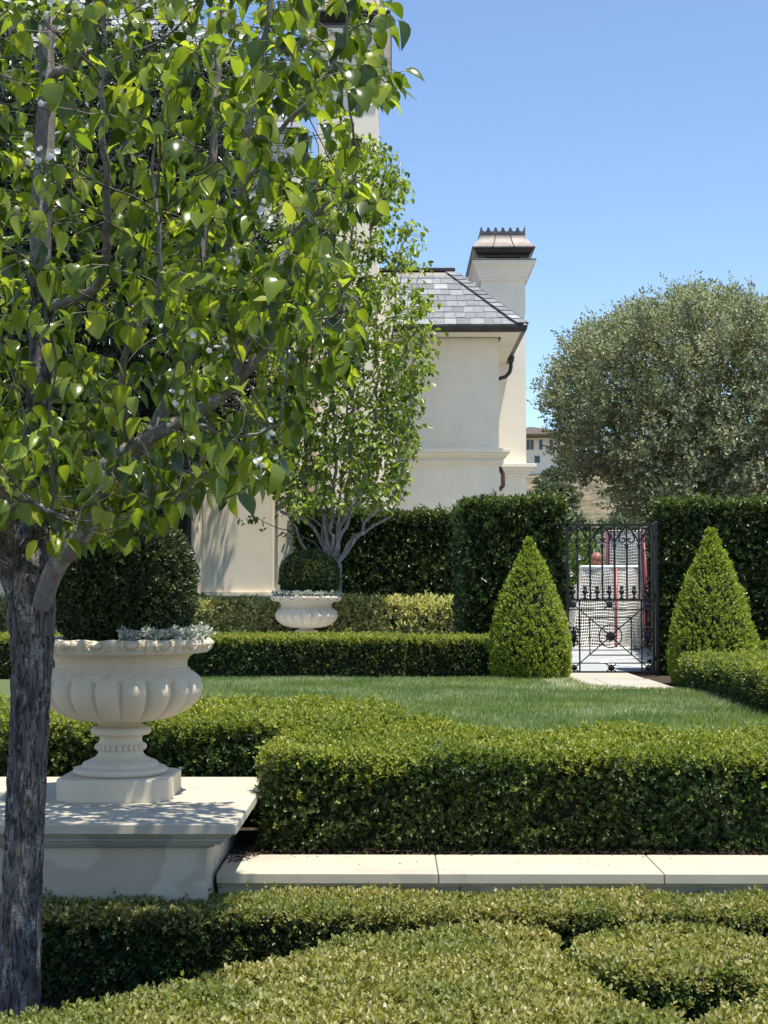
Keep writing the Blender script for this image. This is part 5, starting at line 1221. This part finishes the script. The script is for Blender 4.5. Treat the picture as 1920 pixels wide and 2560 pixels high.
def rosebush():
    mb = MB(); n = 1700; c = P(1445, 1480, 27.5); a = unit(rng.standard_normal((n, 3))); S = np.array([1.0, .8, 1.15]); p = a * (.6 + .4 * rng.random(n) ** .4)[:, None] * S * (1 + .2 * wob(a, 3, 3))[:, None]
    p[:, 2] = np.maximum(p[:, 2], -1.1); t = thing('rose_bush', 'white flowering rose bush beyond the left half of the gate', 'bush', (c.x, c.y, LZ))
    cc = np.array([c.x, c.y, LZ + 1.1]); shoots(mb, p + cc, a, 6, .07, .042, M['rose_leaf'], reach=.1)
    for k in range(9): q = rng.standard_normal(3) * .5; mb.tube([(c.x, c.y, LZ), (c.x + q[0] * .5, c.y + q[1] * .5, LZ + .6), (c.x + q[0], c.y + q[1], LZ + 1.5)], [.02, .015, .006], M['twig'], 5)
    mb.build('foliage', t); sel = p[(a[:, 1] < .1)][:34] + cc + np.array([0, -.06, 0])
    for q in sel:
        fb = MB()
        for ring_, s in ((7, .055), (5, .035)):
            an = np.arange(ring_) * 6.28 / ring_; Dd = np.stack([np.cos(an), -.5 * np.ones(ring_), np.sin(an)], 1); leaves(fb, np.tile(q, (ring_, 1)), Dd, np.tile([0, -1, .1], (ring_, 1)), s, s * .9, M['petal'], T_PETAL)
        fb.build('flower', t)
rosebush()

# cones
def cone(label, px, py_top, py_bot, wpx, d, seed, dens=2300):
    b = P(px, py_bot, d); top = P(px, py_top, d).z; h = top - (LZ); Rb = wpx / 2 / F * d; mb = MB(); n = int(h * Rb * 3.2 * dens)
    u = 1 - np.sqrt(rng.uniform(0, 1, n)); u = np.where(rng.random(n) < .1, rng.uniform(.75, 1, n), u); a = rng.uniform(0, 6.283, n)
    pr = lambda u: Rb * np.interp(u, [0, .06, .2, .35, .5, .65, .8, .92, 1.0], [.88, .97, 1.0, .93, .79, .60, .36, .15, .02])
    r = pr(u); nr = np.stack([np.cos(a), np.sin(a), .35 + u * .5], 1); q = np.stack([r * np.cos(a), r * np.sin(a), u * h], 1)
    q = q + unit(nr) * (.02 * wob(q, 6, seed) + .012 * wob(q, 22, seed) - .07 * rng.random(n) ** 1.6)[:, None]
    shoots(mb, q + np.array([b.x, d, LZ]), nr, 6, .027, .016, M['cone'], reach=.04, up=.6)
    mb.lathe([(max(.001, float(pr(np.array(t)))) * .84, LZ + t * h * .95) for t in np.linspace(0, 1, 14)], M['core'], 24, center=(b.x, d))
    tag(mb.build('cone_topiary', origin=(b.x, d, LZ)), label, 'topiary', 'clipped cone topiaries')
cone('bright green cone topiary left of the gate, at the end of the far hedge', 1326, 1348, 1700, 196, 17.3, 5)
cone('bright green cone topiary right of the gate, behind the side hedge', 1783, 1325, 1720, 208, 16.4, 6)

# fallen leaves and mulch in the bed behind the coping
def mulch():
    mb = MB(); n = 5200; x = rng.uniform(-.95, 4.2, n); y = 8.30 + .6 * rng.random(n) ** 1.3; b = np.stack([x, y, np.full(n, CZ - .004) + .022 * rng.random(n)], 1)
    s = (x < -.72) & (rng.random(n) < .5); b[s, 1] = rng.uniform(8.05, 8.34, s.sum()); b[s, 0] = -.88 + (b[s, 1] - 8.05) * .3 + .03 * rng.standard_normal(s.sum()); b[s, 2] = CZ + .004
    D = rng.standard_normal((n, 3)); D[:, 2] *= .25; leaves(mb, b, D, rng.standard_normal((n, 3)) * .4 + np.array([0, 0, 1]), rng.uniform(.012, .04, n), .006, M['mulch'], T_SMALL)
    n = 3500; x = rng.uniform(-2.4, 2.6, n); y = rng.uniform(6.2, 7.25, n); b = np.stack([x, y, -.108 + .01 * rng.random(n)], 1); D = rng.standard_normal((n, 3)); D[:, 2] *= .2
    leaves(mb, b, D, np.tile([0, 0, 1.0], (n, 1)) + .4 * rng.standard_normal((n, 3)), rng.uniform(.015, .05, n), .008, M['mulch'], T_SMALL)
    for (xa, xb, ya, yb, zz, n) in ((-2.6, -.9, 7.4, 9.2, PZ + .002, 26), (-.8, 3.2, 7.78, 8.28, CZ + .002, 34)):
        b = np.stack([rng.uniform(xa, xb, n), ya + (yb - ya) * rng.random(n) ** .6, np.full(n, zz)], 1); D = rng.standard_normal((n, 3)); D[:, 2] = 0
        leaves(mb, b, D, np.tile([0, 0, 1.0], (n, 1)) + .3 * rng.standard_normal((n, 3)), rng.uniform(.008, .022, n), .007, M['mulch'], T_SMALL)
    o = mb.build('bark_mulch'); o['kind'] = 'stuff'
mulch()
nf = sum(len(o.data.polygons) for o in bpy.data.objects if o.type == 'MESH'); print('faces', nf, 'objects', len(bpy.data.objects))
